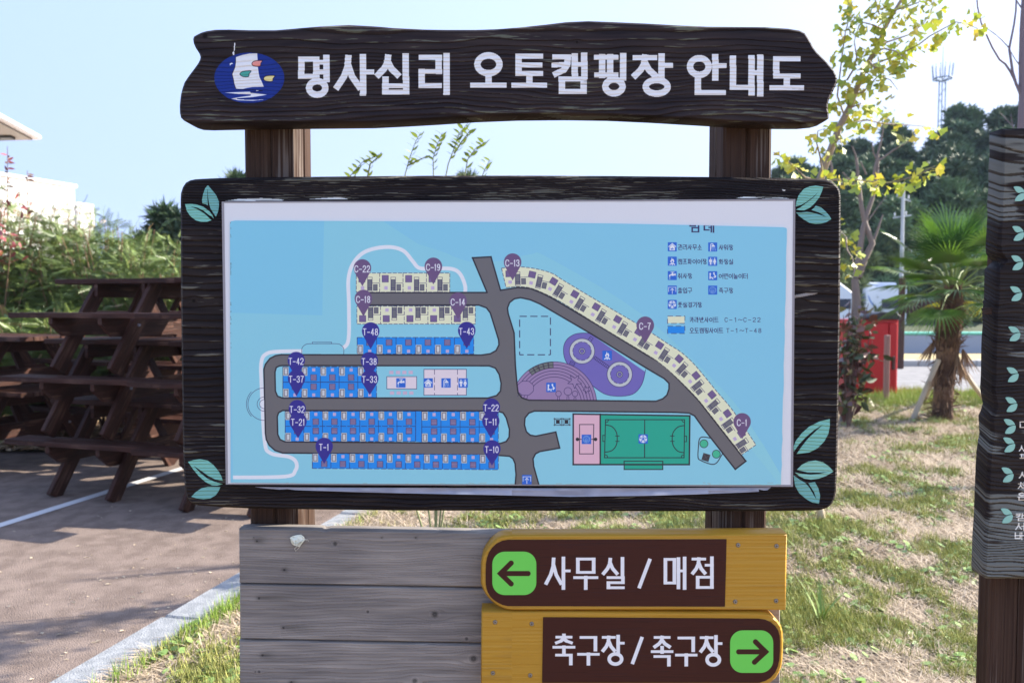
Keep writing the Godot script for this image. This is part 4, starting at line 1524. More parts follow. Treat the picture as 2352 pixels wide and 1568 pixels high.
func build_sign() -> void:
	var root = thing("camp_sign", Vector3(0, 0, -1.9), "large dark wooden camp map sign on two posts with yellow arrow boards", "sign")
	# posts of four beams each
	for s in [[562.0, 682.0], [1660.0, 1772.0]]:
		var post = group_part("post", root)
		var x0 = at(s[0], 500, -1.892).x
		var x1 = at(s[1], 500, -1.892).x
		var w: float = (x1 - x0) / 2
		for i in 2:
			for j in 2:
				var b = Mb.new()
				var c = Vector3(x0 + w * (i + .5), 1.0, -1.892 - .072 * (j + .5))
				b.box(Vector3(w - .001, 2.12, .071), Transform3D(Basis(), c), .006, .55, 2.6, Vector2(rng.randf(), rng.randf()))
				part("beam", b, wood_post, post)
	# top board with the painted name
	var cv = sign_print(Rect2(402, 40, 1530, 264), SIGN_Z, 1840)
	var white = ph(232, 234, 250)
	var blue = ph(32, 52, 142)
	cv.fill(circle(V([1130, 845], CE)[0], 733 * CE[2], 48, 0, TAU, 530 * CE[2]), blue)
	cv.fill(V([845, 410, 980, 365, 1130, 335, 1295, 330, 1305, 480, 1310, 620, 1325, 730, 1345, 830, 1390, 920, 1435, 1030, 1200, 1035, 1080, 1055, 990, 1078, 850, 1075, 810, 960, 800, 880, 770, 765, 830, 620, 845, 510], CE), white)
	for a in [[[1185, 560, 1200, 515, 1260, 487, 1400, 482, 1370, 540, 1355, 600, 1230, 598], ph(214, 140, 148)], [[935, 775, 950, 735, 1010, 705, 1165, 697, 1125, 760, 1112, 818, 1000, 818], ph(70, 155, 160)], [[1430, 875, 1450, 820, 1520, 797, 1665, 797, 1625, 860, 1612, 914, 1490, 912]  , ph(222, 205, 160)]]:
		cv.fill(smooth(V(a[0], CE), true, 3), a[1])
		cv.line(smooth(V(a[0], CE), true, 3), 1.3, ph(26, 24, 40), true)
	cv.line(V([845, 410, 845, 510, 830, 620, 770, 765, 800, 880, 810, 960, 850, 1075, 1270, 1100, 1410, 1115, 1280, 1125, 1150, 1145, 1170, 1160], CE), 1.1, ph(26, 24, 40))
	cv.fill(V([610, 1152, 900, 1140, 1145, 1132, 1160, 1155, 1500, 1193, 1400, 1215, 1200, 1245, 870, 1270, 880, 1290, 1100, 1305, 1450, 1297, 1200, 1322, 900, 1312, 745, 1278, 900, 1250, 1150, 1215, 1165, 1190, 900, 1180], CE), white)
	cv.fill(V([1275, 1100, 1340, 1108, 1275, 1122], CE), white)
	cv.line(V([825, 120, 815, 270], CE), 2.2, white)
	cv.fill(V([795, 290, 818, 300, 815, 365, 790, 365, 775, 320], CE), white)
	cv.fill(V([720, 545, 760, 525, 795, 545, 750, 560, 725, 590], CE), white)
	for a in ["명", "사", "십", "리", "오"]:
		var r: Array = {"명": [860, 268, 1075, 557], "사": [1103, 262, 1372, 542], "십": [1380, 258, 1612, 540], "리": [1670, 255, 1886, 536], "오": [2018, 250, 2262, 493]}[a]
		var q = V(r, C1)
		glyph(cv, a, Rect2(q[0], q[1] - q[0]), 14.6, white)
	for a in [["토", 110, 252, 345, 485], ["캠", 375, 250, 613, 527], ["핑", 657, 252, 878, 540], ["장", 910, 254, 1180, 542], ["안", 1272, 258, 1535, 535], ["내", 1557, 262, 1780, 540], ["도", 1820, 268, 2050, 502]]:
		var q = V(a.slice(1), C2)
		glyph(cv, a[0], Rect2(q[0], q[1] - q[0]), 14.6, white)
	var sk = wood_skin(cv, {"seed": 11, "spacing": [17, 26, 22, 13, 10, 8.5, 8, 8, 9, 12, 16, 20], "warp": 16.0, "ripple": 7.0, "dark": ph(42, 38, 48), "pale": ph(66, 58, 64), "worn": ph(112, 122, 118), "wear": -.22, "groove": .55,
		"knots": [[470, 82, 9], [1325, 96, 4]], "wear_at": func(f): return .06 * sin(f * 9.0) - .04})
	var tm = skin(sk[0], sk[1], 5.0, .6, .2)
	var tb = Mb.new()
	tb.slab(W([441, 88, 443, 82, 450, 78, 460, 73, 472, 69.5, 493, 66.5, 524, 66, 571, 67.6, 630, 67.6, 665, 64.8, 698, 61.8, 732, 59, 766, 57, 800, 55.6, 835, 57.3, 869, 59.4, 903, 62.5, 971, 65.9, 1022, 66.9, 1091, 66.9, 1142, 65.2, 1193, 61.1, 1255, 54.6, 1300, 49, 1352, 46.6, 1414, 49, 1483, 52, 1553, 56, 1622, 59, 1691, 60, 1761, 60.4, 1813, 64, 1840, 68.4, 1851, 74, 1859.8, 86.5, 1866, 98, 1872.6, 110, 1879, 118, 1899.6, 138.5, 1917, 159, 1923, 170, 1925.7, 180, 1924.5, 190, 1921, 198, 1913.5, 214, 1907, 228, 1904.5, 238, 1904, 249, 1906.5, 262, 1906, 271, 1899, 276, 1882, 281, 1850, 284, 1800, 284, 1700, 281, 1600, 275, 1500, 269, 1400, 264.5, 1300, 263, 1190, 264, 1090, 268, 1000, 274, 930, 278, 850, 282, 760, 283, 650, 284, 560, 285, 470, 287, 445, 286, 432, 282, 420, 276, 413, 269, 410.5, 258, 410, 242, 411.6, 226, 413, 215, 416, 203, 421, 188, 431, 173, 441.7, 159, 449, 149, 453.6, 142, 457, 135, 458, 129, 455.5, 121.6, 446.8, 108, 442.5, 98]), SIGN_Z, .062, .005, cv.uv)
	part("title_board", tb, tm, root).set_meta("label", "wavy dark brown title board with white Korean lettering")
	# map frame
	cv = sign_print(Rect2(404, 396, 1540, 784), SIGN_Z, 1500)
	for a in [[513, 462, 545, 457, 600, 455, 640, 457, 655, 460, 600, 461], [700, 458, 780, 452, 800, 457], [1690, 455, 1712, 451, 1760, 453, 1740, 455], [1746, 456, 1790, 453, 1816, 456], [1797, 435, 1805, 436, 1803, 439, 1798, 438]]:
		cv.fill(V(a), ph(200, 206, 226))
	cv.fill(V([1795, 691, 1820, 679, 1850, 673, 1880, 673, 1872, 676, 1830, 684, 1798, 694]), ph(135, 135, 150))
	cv.fill(V([1784, 714, 1800, 722, 1812, 729, 1796, 727, 1786, 722]), ph(120, 120, 134))
	sk = wood_skin(cv, {"seed": 21, "spacing": [6, 6, 8, 13, 17, 18, 17, 15, 14, 12, 9, 8, 8, 8], "warp": 16.0, "ripple": 5.0, "dark": ph(34, 31, 38), "pale": ph(54, 48, 52), "worn": ph(120, 122, 122), "wear": -.26, "groove": .55,
		"knots": [[1809, 700, 13], [444, 690, 6]], "wear_at": func(f): return .30 * exp(-f * f / .012) - .10 * clampf((f - .5) * 2.0, 0, 1)})
	var fm = skin(sk[0], sk[1], 6.0, .6, .2)
	var fr = Mb.new()
	fr.slab(W([411.5, 458, 412.4, 443, 416.8, 429, 423.8, 418.5, 434, 413, 446, 410.6, 460.7, 409.7, 495.9, 408, 561, 406.6, 636.5, 405.7, 804, 404, 960, 402.5, 1176, 402, 1400, 403, 1665, 405.6, 1770, 407.5, 1849.5, 409, 1885, 409.2, 1900, 410.5, 1913, 414.5, 1926, 426, 1932.6, 438, 1934, 452, 1934, 496, 1932.5, 700, 1929.5, 900, 1927, 1037, 1924, 1125, 1920, 1146, 1914, 1158, 1903, 1167.5, 1884, 1173, 1850, 1174, 1768, 1175, 1500, 1175, 1176, 1174, 900, 1173.5, 692, 1170.5, 573, 1168.8, 504.4, 1165.7, 453, 1161.5, 437.8, 1157, 429, 1148.6, 424, 1137, 420.7, 1112, 418, 1044, 416.4, 976, 413, 700]), SIGN_Z, .06, .006, cv.uv)
	var frame = part("map_frame", fr, fm, root)
	frame.set_meta("label", "black-brown grained frame board with mint leaf emblems in its corners")
	var mint = [lin(.20, .52, .41), lin(.16, .42, .37), lin(.25, .55, .43)]
	var emblems = [
		[CF, [485, 203, 495, 203, 530, 245, 600, 330, 632, 410, 635, 460, 625, 540, 595, 610, 560, 555, 525, 500, 505, 430, 492, 340, 487, 250, 483, 250, 482, 320, 485, 400, 492, 462, 460, 445, 420, 437, 415, 390, 430, 310, 455, 240], 1],
		[CF, [193, 445, 280, 443, 350, 452, 430, 480, 510, 540, 550, 590, 567, 634, 545, 610, 490, 575, 430, 528, 350, 490, 258, 473, 350, 510, 440, 565, 490, 610, 537, 655, 480, 675, 400, 677, 330, 655, 260, 600, 215, 530], 0],
		[CG, [1243, 635, 1250, 560, 1290, 440, 1380, 330, 1480, 285, 1590, 270, 1720, 292, 1700, 360, 1650, 480, 1560, 590, 1480, 660, 1390, 700, 1300, 698, 1243, 690, 1320, 650, 1430, 570, 1560, 470, 1655, 360, 1540, 470, 1420, 560, 1330, 610], 0],
		[CG, [1245, 738, 1330, 742, 1430, 728, 1520, 740, 1620, 765, 1790, 825, 1640, 735, 1515, 695, 1560, 660, 1592, 620, 1680, 650, 1770, 730, 1830, 800, 1860, 855, 1780, 905, 1680, 935, 1580, 940, 1480, 920, 1380, 860, 1300, 800], 1],
		[CH, [170, 492, 250, 468, 330, 458, 430, 475, 510, 535, 580, 620, 620, 690, 637, 748, 540, 730, 440, 680, 350, 615, 237, 540, 330, 640, 430, 720, 520, 760, 637, 793, 560, 813, 490, 808, 400, 760, 310, 680, 230, 580], 0],
		[CH, [605, 833, 540, 828, 430, 828, 350, 850, 280, 895, 215, 962, 290, 985, 380, 997, 470, 985, 540, 945, 580, 890], 1],
		[CI, [835, 500, 832, 440, 860, 370, 930, 280, 1020, 200, 1150, 135, 1268, 108, 1270, 190, 1250, 290, 1200, 380, 1120, 460, 1020, 510, 868, 530, 930, 440, 1010, 340, 1100, 255, 1195, 168, 1080, 240, 980, 325, 900, 410], 0],
		[CI, [872, 720, 930, 660, 1010, 620, 1100, 607, 1190, 630, 1260, 680, 1314, 740, 1230, 790, 1140, 825, 1040, 838, 960, 825, 900, 795, 848, 752, 940, 770, 1040, 778, 1140, 770, 1245, 745, 1140, 752, 1000, 750], 2],
		[CI, [832, 785, 900, 835, 970, 875, 1020, 930, 1060, 1000, 1112, 1085, 1080, 990, 1010, 880, 1090, 868, 1130, 940, 1152, 1030, 1138, 1128, 1060, 1115, 980, 1070, 900, 1000, 850, 910], 1]]
	for e in emblems:
		var lf = Mb.new()
		lf.slab(W(e[1], e[0], SIGN_Z + .0015), SIGN_Z + .0015, .0012, 0.0, cv.uv)
		var lm = plain(mint[e[2]], .55)
		lm.normal_enabled = true
		lm.normal_texture = fm.normal_texture
		lm.normal_scale = .6
		part("leaf_emblem", lf, lm, frame)
	# white backing sheet and the printed map on it
	var back = Mb.new()
	back.slab(W([508.5, 463, 1827.5, 457, 1822, 1117.5, 518, 1112.5], C0, SIGN_Z + .012), SIGN_Z + .012, .012, .0015, func(q): return q)
	var panel = part("map_panel", back, plain(C(229, 229, 229), .45), root)
	panel.set_meta("label", "white-edged map panel with pale blue printed camp plan")
	var rim = plain(C(150, 146, 150), .6)
	for a in [[508.5, 463, 518, 1112.5, 523, 1110, 514, 466], [518, 1112.5, 1822, 1117.5, 1817, 1113, 523, 1110], [1822, 1117.5, 1827.5, 457, 1822.5, 461, 1817, 1113], [1827.5, 457, 508.5, 463, 514, 466, 1822.5, 461]]:
		var rb = Mb.new()
		rb.slab(W(a, C0, SIGN_Z + .0125), SIGN_Z + .0126, 0, 0, func(q): return q)
		part("worn_rim", rb, rim, panel)
	cv = sign_print(Rect2(525, 500, 1292, 620), SIGN_Z + .0145, 2048)
	draw_map(cv)
	var edge = V([527.5, 512, 530, 508, 540, 506.4, 700, 507, 900, 508, 1176, 510, 1400, 513, 1600, 517, 1700, 519.5, 1800, 521.8, 1805, 523, 1808, 526])
	var rr = RandomNumberGenerator.new()
	rr.seed = 8
	for k in 30:
		edge.append(Vector2(lerpf(1808, 1795, k / 30.0) + rr.randf_range(-.8, .8), lerpf(535, 1105, k / 30.0)))
	edge.append_array(V([1794.5, 1113.5, 1500, 1113, 1176, 1112, 800, 1110.5, 529, 1108]))
	var e2 = PackedVector2Array()
	for q in edge:
		e2.append(flat(q.x, q.y, SIGN_Z + .0145))
	var sheet = Mb.new()
	sheet.slab(e2, SIGN_Z + .0145, .0014, 0.0, cv.uv)
	part("map_print", sheet, skin(cv.im, null, 1, .42), panel)
	# torn lining hanging below the panel
	var torn = Mb.new()
	torn.slab(W([585, 1118, 640, 1119, 900, 1120, 1200, 1121, 1500, 1121, 1700, 1119, 1772, 1118.5, 1764, 1125, 1756, 1126, 1743, 1123.5, 1744, 1129, 1700, 1131, 1600, 1135, 1480, 1138.5, 1310, 1140.5, 1150, 1137, 1000, 1134, 840, 1130.5, 700, 1126, 678, 1125.2, 660, 1123, 640, 1124, 610, 1121.5], C0, SIGN_Z + .006), SIGN_Z + .006, .002, 0.0, func(q): return q * 2.2)
	var tt = timber(512, 128, 71, C(126, 132, 152), C(168, 174, 192), C(200, 204, 214), -.35, 60)
	part("torn_lining", torn, skin(tt[0], tt[1], 2.0, .5), panel)
	# grey planks
	cv = sign_print(Rect2(540, 1200, 1262, 400), -1.85, 1262)
	var nails = [[589, 1242, 20, 4, .5], [652, 1308, 10, 4.5, .5], [594, 1373, 110, 5, .55], [650, 1441, 90, 4.5, .5], [602, 1504, 30, 5, .5], [668, 1566, 16, 5, .5], [582, 1234, 30, 2.5, .25], [954, 1234, 6, 2.5, .5], [876, 1234, 4, 2, .5], [585, 1542, 40, 3, .2]]
	sk = wood_skin(cv, {"seed": 31, "spacing": [8, 9, 6, 5, 7, 9, 8, 6, 7, 9, 8, 7], "warp": 10.0, "ripple": 5.0, "dark": ph(112, 110, 120), "pale": ph(144, 141, 150), "worn": ph(150, 148, 160), "wear": -.6, "groove": .34, "sharp": [.84, .95],
		"knots": [[769, 1248, 7], [844, 1404, 5], [998, 1410, 11], [1071, 1466, 6], [594, 1542, 5], [952, 1563, 9], [1087, 1512, 12], [1400, 1300, 9]], "stains": nails})
	var pm = skin(sk[0], sk[1], 1.2, .8)
	for k in 4:
		var y0 = 1213.4 + k * 128.2
		var y1 = y0 + 126.0
		var pl = Mb.new()
		var xl = 547.5 + [0, 1.5, 1, 2][k] as float
		var o: PackedVector2Array
		if k == 0:
			o = W([xl, y0 + 1, 560, y0 - 1, 700, y0 + 1, 735, y0 + 2, 742, y0 + 5, 748, y0 + 5, 756, y0 + 3, 900, y0 + 5, 1132, y0 + 9.5, 1793, y0 + 17, 1793, y1 + 20, 1100, y1 + 10, xl + 1, y1], C0, -1.85)
		else:
			o = W([xl, y0, 1100, y0 + 10, 1793, y0 + 20, 1793, y1 + 20, 1100, y1 + 10, xl + 1, y1], C0, -1.85)
		pl.slab(o, -1.85, .04, .004, cv.uv)
		part("plank", pl, pm, root)
	# two arrow boards
	var ochre = timber(1024, 256, 81, C(180, 133, 34), C(186, 139, 38), C(170, 126, 36), -.55, 40)
	var om = skin(ochre[0], ochre[1], .8, .55)
	var bz = -1.795
	var boards = [
		[[40, 480, 40, 400, 42, 330, 52, 285, 70, 250, 98, 212, 130, 180, 162, 158, 200, 145, 260, 140, 900, 138, 1600, 134, 2180, 131, 2175, 400, 2170, 664, 1500, 664, 700, 666, 260, 666, 215, 660, 180, 646, 142, 625, 110, 598, 82, 565, 60, 530],
		[75, 480, 74, 400, 76, 340, 83, 298, 97, 260, 120, 226, 150, 198, 188, 180, 230, 172, 900, 170, 1755, 168, 1750, 400, 1743, 637, 900, 635, 230, 633, 192, 625, 158, 608, 128, 588, 104, 563, 88, 535, 80, 508],
		Rect2(120, 252, 308, 304), [[180, 405, 370, 405], [252, 332, 178, 405, 252, 477]],
		[["사", 485, 288, 667, 520], ["무", 685, 292, 860, 520], ["실", 885, 290, 1047, 518], ["/", 1135, 302, 1230, 510], ["매", 1315, 288, 1475, 520], ["점", 1508, 286, 1668, 516]], [[1835, 208], [2103, 215], [1815, 603], [2100, 597]], "upper yellow arrow board with green left arrow plate"],
		[[44, 670, 700, 672, 1400, 676, 1990, 680, 2030, 684, 2064, 697, 2092, 717, 2118, 742, 2138, 775, 2148, 812, 2152, 870, 2151, 950, 2148, 1010, 2140, 1060, 2124, 1100, 2100, 1140, 2064, 1170, 2025, 1190, 1985, 1200, 900, 1200, 40, 1198],
		[475, 712, 1200, 716, 1980, 722, 2025, 729, 2064, 746, 2095, 772, 2115, 803, 2125, 838, 2128, 880, 2127, 950, 2123, 1005, 2112, 1055, 2092, 1098, 2062, 1132, 2025, 1154, 1980, 1168, 1200, 1168, 468, 1168],
		Rect2(1778, 800, 302, 298), [[1838, 950, 2020, 950], [1955, 880, 2026, 950, 1948, 1022]],
		[["축", 540, 824, 700, 1046], ["구", 712, 838, 870, 1048], ["장", 882, 832, 1044, 1050], ["/", 1088, 846, 1175, 1038], ["족", 1226, 838, 1384, 1054], ["구", 1395, 842, 1552, 1054], ["장", 1565, 834, 1726, 1056]], [[140, 745], [396, 757], [125, 1100], [385, 1116]], "lower yellow arrow board with green right arrow plate"]]
	for bd in boards:
		var b = Mb.new()
		b.slab(W(bd[0], C8, bz), bz, .055, .004, func(q): return Vector2(q.x * .8, q.y * 2.0))
		var board = part("direction_board", b, om, root)
		board.set_meta("label", bd[6])
		var box = V([min_of(bd[1], 0) - 4, min_of(bd[1], 1) - 4, max_of(bd[1], 0) + 4, max_of(bd[1], 1) + 4], C8)
		var z2 = bz + .0018
		cv = sign_print(Rect2(box[0], box[1] - box[0]), z2, 1100)
		cv.im.fill(ph(57, 30, 29))
		for k in 260:
			var q = Vector2(rr.randf_range(0, cv.w), rr.randf_range(0, cv.h))
			var l = rr.randf_range(40, 260)
			var sl = rr.randf_range(-.04, .05)
			cv.raw(PackedVector2Array([q, q + Vector2(l, l * sl), q + Vector2(l, l * sl + rr.randf_range(.6, 2.2)), q + Vector2(0, 1)]), [ph(58, 32, 30), ph(44, 22, 22), ph(46, 31, 42), ph(64, 34, 30)][rr.randi() % 4])
		var lime = ph(102, 196, 92)
		var q0 = V([bd[2].position.x, bd[2].position.y, bd[2].end.x, bd[2].end.y], C8)
		var plate = round_rect(Rect2(q0[0], q0[1] - q0[0]), 88 * C8[2], 8)
		cv.fill(plate, lime)
		for a in bd[3]:
			var p = V(a, C8)
			cv.line(p, 36 * C8[2], ph(58, 32, 32), false, false)
			cv.fill(circle(p[0], 18 * C8[2], 16), ph(58, 32, 32))
			cv.fill(circle(p[-1], 18 * C8[2], 16), ph(58, 32, 32))
		for g in bd[4]:
			var q = V(g.slice(1), C8)
			glyph(cv, g[0], Rect2(q[0], q[1] - q[0]), 8.6, ph(234, 234, 248))
		var fmat = skin(cv.im, null, 1, .5, .3)
		var fp = Mb.new()
		fp.slab(W(bd[1], C8, z2), z2, .0016, 0.0, cv.uv)
		part("face_panel", fp, fmat, board)
		var ap = Mb.new()
		var pp = PackedVector2Array()
		for q in plate:
			pp.append(flat(q.x, q.y, z2 + .0012))
		ap.slab(pp, z2 + .0012, .001, 0.0, cv.uv)
		part("arrow_plate", ap, fmat, board)
		for s in bd[5]:
			var sp = V(s, C8)[0]
			var c = at(sp.x, sp.y, bz)
			var sc = Mb.new()
			sc.tube([c + Vector3(0, 0, -.003), c + Vector3(0, 0, .0008), c + Vector3(0, 0, .0016)], [.0052, .0052, .0036], 12)
			part("screw", sc, plain(C(168, 170, 176), .35, .8), board)
			var sl = Mb.new()
			for t in [.5, .5 + PI / 2]:
				sl.box(Vector3(.0052, .0012, .0004), Transform3D(Basis(Vector3.BACK, t + s[0]), c + Vector3(0, 0, .0018)))
			part("screw_slot", sl, plain(C(40, 40, 44), .6), board)
	# paper scrap pinned on the top plank
	var scrap = thing("paper_scrap", at(680, 1246, -1.845), "small crumpled white paper scrap left on top grey plank of map sign", "paper scrap")
	var sm = Mb.new()
	var nz = noise(5, .9, 2)
	var n = 9
	var outl = W([666, 1234, 672, 1230, 682, 1228, 690, 1228, 699, 1232, 700, 1240, 694, 1247, 688, 1256, 680, 1254, 670, 1250, 665, 1242], C0, -1.846)
	var cc = Vector3(scrap.position.x, scrap.position.y, -1.838)
	for i in outl.size():
		var rows = []
		for k in 5:
			var f = k / 4.0
			var p = Vector3(lerpf(cc.x, outl[i].x, f), lerpf(cc.y, outl[i].y, f), -1.846 + .008 * (1 - f * f) + .006 * nz.get_noise_2d(i * 3.0, k * 3.0))
			sm.add(p, Vector3(nz.get_noise_2d(i * 5.0, k * 4.0), nz.get_noise_2d(i * 5.0 + 40, k * 4.0), .7).normalized(), Vector2(f, 0))
	for i in outl.size():
		var j = (i + 1) % outl.size()
		for k in 4:
			sm.tri(i * 5 + k, i * 5 + k + 1, j * 5 + k)
			sm.tri(i * 5 + k + 1, j * 5 + k + 1, j * 5 + k)
	part("paper", sm, plain(C(232, 234, 214), .8), scrap)
	var th = Mb.new()
	for a in [[694, 1234, 702, 1238, 704, 1242], [690, 1250, 686, 1258, 680, 1264], [682, 1254, 676, 1260, 679, 1266], [697, 1240, 705, 1239, 709, 1243]]:
		th.tube([at(a[0], a[1], -1.842), at(a[2], a[3], -1.846), at(a[4], a[5], -1.848)], [.0006, .0005, .0003], 4)
	part("frayed_threads", th, plain(C(228, 228, 214), .8), scrap)

func min_of(a: Array, k: int) -> float:
	var m = 1e9
	for i in range(k, a.size(), 2):
		m = minf(m, a[i])
	return m

func max_of(a: Array, k: int) -> float:
	var m = -1e9
	for i in range(k, a.size(), 2):
		m = maxf(m, a[i])
	return m

# ---------------------------------------------------------------- the second board at the right
func build_rules_board() -> void:
	var z = -1.75
	var root = thing("rules_board", Vector3(1.4, 0, z - .05), "rough dark upright notice board with mint leaf marks at right edge", "sign")
	var cv = sign_print(Rect2(2245, 285, 470, 1055), z, 480)
	var white = ph(214, 216, 232)
	for g in [["캠", 2334, 1178, 23, 19], ["서", 2333, 1200, 22, 19], ["바", 2332, 1222, 22, 18], ["시", 2341, 1083, 21, 18], ["체", 2339, 1106, 21, 19], ["은", 2338, 1131, 21, 18], ["사", 2341, 1022, 20, 17], ["표", 2341, 1042, 20, 17], ["미", 2343, 967, 20, 18]]:
		glyph(cv, g[0], Rect2(g[1], g[2], g[3], g[4]), 2.6, white)
	var sk = wood_skin(cv, {"seed": 51, "spacing": [26, 30, 22, 13, 10, 13, 9, 10, 9, 9, 9, 8, 8, 10, 9, 8, 7], "warp": 30.0, "ripple": 12.0, "dark": ph(34, 30, 36), "pale": ph(58, 52, 55), "worn": ph(132, 140, 150), "wear": -.30, "groove": .5, "broad": .86,
		"wear_at": func(f): return .10 * sin(f * 17.0)})
	var m = skin(sk[0], sk[1], 4.0, .6, .25)
	var b = Mb.new()
	b.slab(W([2305, 294, 2304, 312, 2305, 341, 2302, 381, 2302.5, 420, 2299, 460, 2300, 490, 2298, 513, 2295, 566, 2297, 580, 2304, 590, 2311, 598, 2303, 606, 2293, 616, 2292, 650, 2291, 687, 2288.5, 692, 2290, 700, 2287, 720, 2288, 750, 2285.5, 780, 2284.5, 816, 2284, 860, 2282, 895, 2285, 915, 2288.5, 932, 2284, 948, 2278, 961, 2279.5, 985, 2280.5, 1001, 2277, 1020, 2273.5, 1043, 2271, 1090, 2269, 1136, 2267.6, 1187, 2264, 1238, 2262, 1290, 2261, 1318, 2263, 1326, 2270, 1330, 2420, 1331, 2700, 1333, 2705, 1000, 2708, 600, 2710, 292, 2500, 290], C0, z), z, .055, .006, cv.uv)
	var board = part("notice_board", b, m, root)
	var lm = plain(lin(.28, .56, .46), .55)
	var spots = [[2343, 444.5], [2340, 535.5], [2337.5, 603], [2335, 674], [2333.5, 675.2], [2331, 766], [2327, 860], [2324, 928.5], [2320.4, 978.7], [2319, 1021], [2315.4, 1090], [2313.7, 1184]]
	for i in spots.size():
		if i == 4:
			continue
		var c: Vector2 = Vector2(spots[i][0], spots[i][1])
		for a in [[-12, -14, -7, -15.5, 2, -14, 8, -9, 11, -3.5, 5, -3, -1, -1.5, -6, -4, -9.5, -9], [-9.5, 15, -6, 7, 0, 1.5, 6, -1, 12.5, -1.5, 12, 6, 9, 12, 3, 15.5, -4, 16]]:
			var p = PackedVector2Array()
			for k in range(0, a.size(), 2):
				p.append(Vector2(c.x + a[k] * 1.08, c.y + a[k + 1] * 1.08))
			p = smooth(p, true, 3)
			var q = PackedVector2Array()
			for e in p:
				q.append(flat(e.x, e.y, z + .0015))
			var lf = Mb.new()
			lf.slab(q, z + .0015, .0014, 0.0, cv.uv)
			part("leaf_emblem", lf, lm, board)
	var block = Mb.new()
	block.slab(W([2274, 708, 2300, 700, 2302, 740, 2286, 744, 2281, 726], C0, z - .012), z - .012, .034, .002, func(q): return q * 3.0)
	part("wood_block", block, wood_post, root)
	for k in 2:
		var pb = Mb.new()
		pb.box(Vector3(.065, 1.9, .06), Transform3D(Basis(), Vector3(1.106 + .0325 + k * .066, .95, z - .087)), .008, .5, 2.5, Vector2(rng.randf(), rng.randf()))
		part("post_beam", pb, wood_post, root)
	for k in 2:
		var pb = Mb.new()
		pb.box(Vector3(.065, 1.9, .06), Transform3D(Basis(), Vector3(1.45 + .0325 + k * .066, .95, z - .087)), .008, .5, 2.5, Vector2(rng.randf(), rng.randf()))
		part("post_beam", pb, wood_post, root)

# ---------------------------------------------------------------- picnic tables
func make_table(called: String, where: Vector3, turn: float, label: String, group: String) -> Node3D:
	var t = thing(called, Vector3.ZERO, label, "picnic table", group)
	var L = 1.48
	var o = func(): return Vector2(rng.randf(), rng.randf())
	for k in 5:
		var m = Mb.new()
		m.box(Vector3(L, .045, .132), Transform3D(Basis(), Vector3(rng.randf_range(-.006, .006), .775, -.28 + k * .14)), .004, .6, 2.0, o.call())
		part("tabletop_plank", m, wood_table, t)
	for s in [-1.0, 1.0]:
		for k in 2:
			var m = Mb.new()
			m.box(Vector3(L, .045, .118), Transform3D(Basis(), Vector3(0, .475, s * (.64 + k * .124))), .004, .6, 2.0, o.call())
			part("bench_plank", m, wood_table, t)
	for x in [-.31, .31]:
		for s in [-1.0, 1.0]:
			var m = Mb.new()
			m.bar(Vector3(x, 0.0, s * .73), Vector3(x, .757, s * .22), .045, .135, .004, .6, 2.0, o.call(), Vector3(1, 0, 0).cross(Vector3(0, .784, -s * .51)).normalized())
			part("leg", m, wood_table, t)
		var cb = Mb.new()
		# cross beam with sloped ends
		var pts = [Vector2(-.82, .452), Vector2(.82, .452), Vector2(.82, .40), Vector2(.70, .295), Vector2(-.70, .295), Vector2(-.82, .40)]
		var dx: float = .043 * signf(x)
		for f in [-.02, .02]:
			cb.face(pts.map(func(p): return Vector3(x - dx + f, p.y, p.x)), Vector3(signf(f), 0, 0), pts.map(func(p): return Vector2(p.x * .6, p.y * 2.0)))
		for i in 6:
			var a: Vector2 = pts[i]
			var b: Vector2 = pts[(i + 1) % 6]
			cb.face([Vector3(x - dx - .02, a.y, a.x), Vector3(x - dx + .02, a.y, a.x), Vector3(x - dx + .02, b.y, b.x), Vector3(x - dx - .02, b.y, b.x)], Vector3(0, b.x - a.x, a.y - b.y).normalized() * (1.0 if i < 3 else 1.0) * (1 if Vector2(b.x - a.x, a.y - b.y).dot(Vector2(0, 0)) >= 0 else -1), [Vector2(0, 0), Vector2(0, .1), Vector2(.1, .1), Vector2(.1, 0)])
		part("cross_beam", cb, wood_table, t)
		var cl = Mb.new()
		cl.box(Vector3(.04, .12, .68), Transform3D(Basis(), Vector3(x - dx, .691, 0)), .004, .6, 2.0, o.call())
		part("top_cleat", cl, wood_table, t)
		var br = Mb.new()
		br.bar(Vector3(x - signf(x) * .06, .40, 0), Vector3(signf(x) * .04, .745, 0), .036, .07, .003, .6, 2.0, o.call())
		part("brace", br, wood_table, t)
		for s in [-1.0, 1.0]:
			var bo = Mb.new()
			bo.tube([Vector3(x + signf(x) * .024, .39, s * .47), Vector3(x + signf(x) * .037, .39, s * .47)], [.013, .011], 9)
			part("bolt", bo, plain(C(150, 156, 175), .4, .7), t)
	t.position = where
	t.rotation.y = turn
	return t

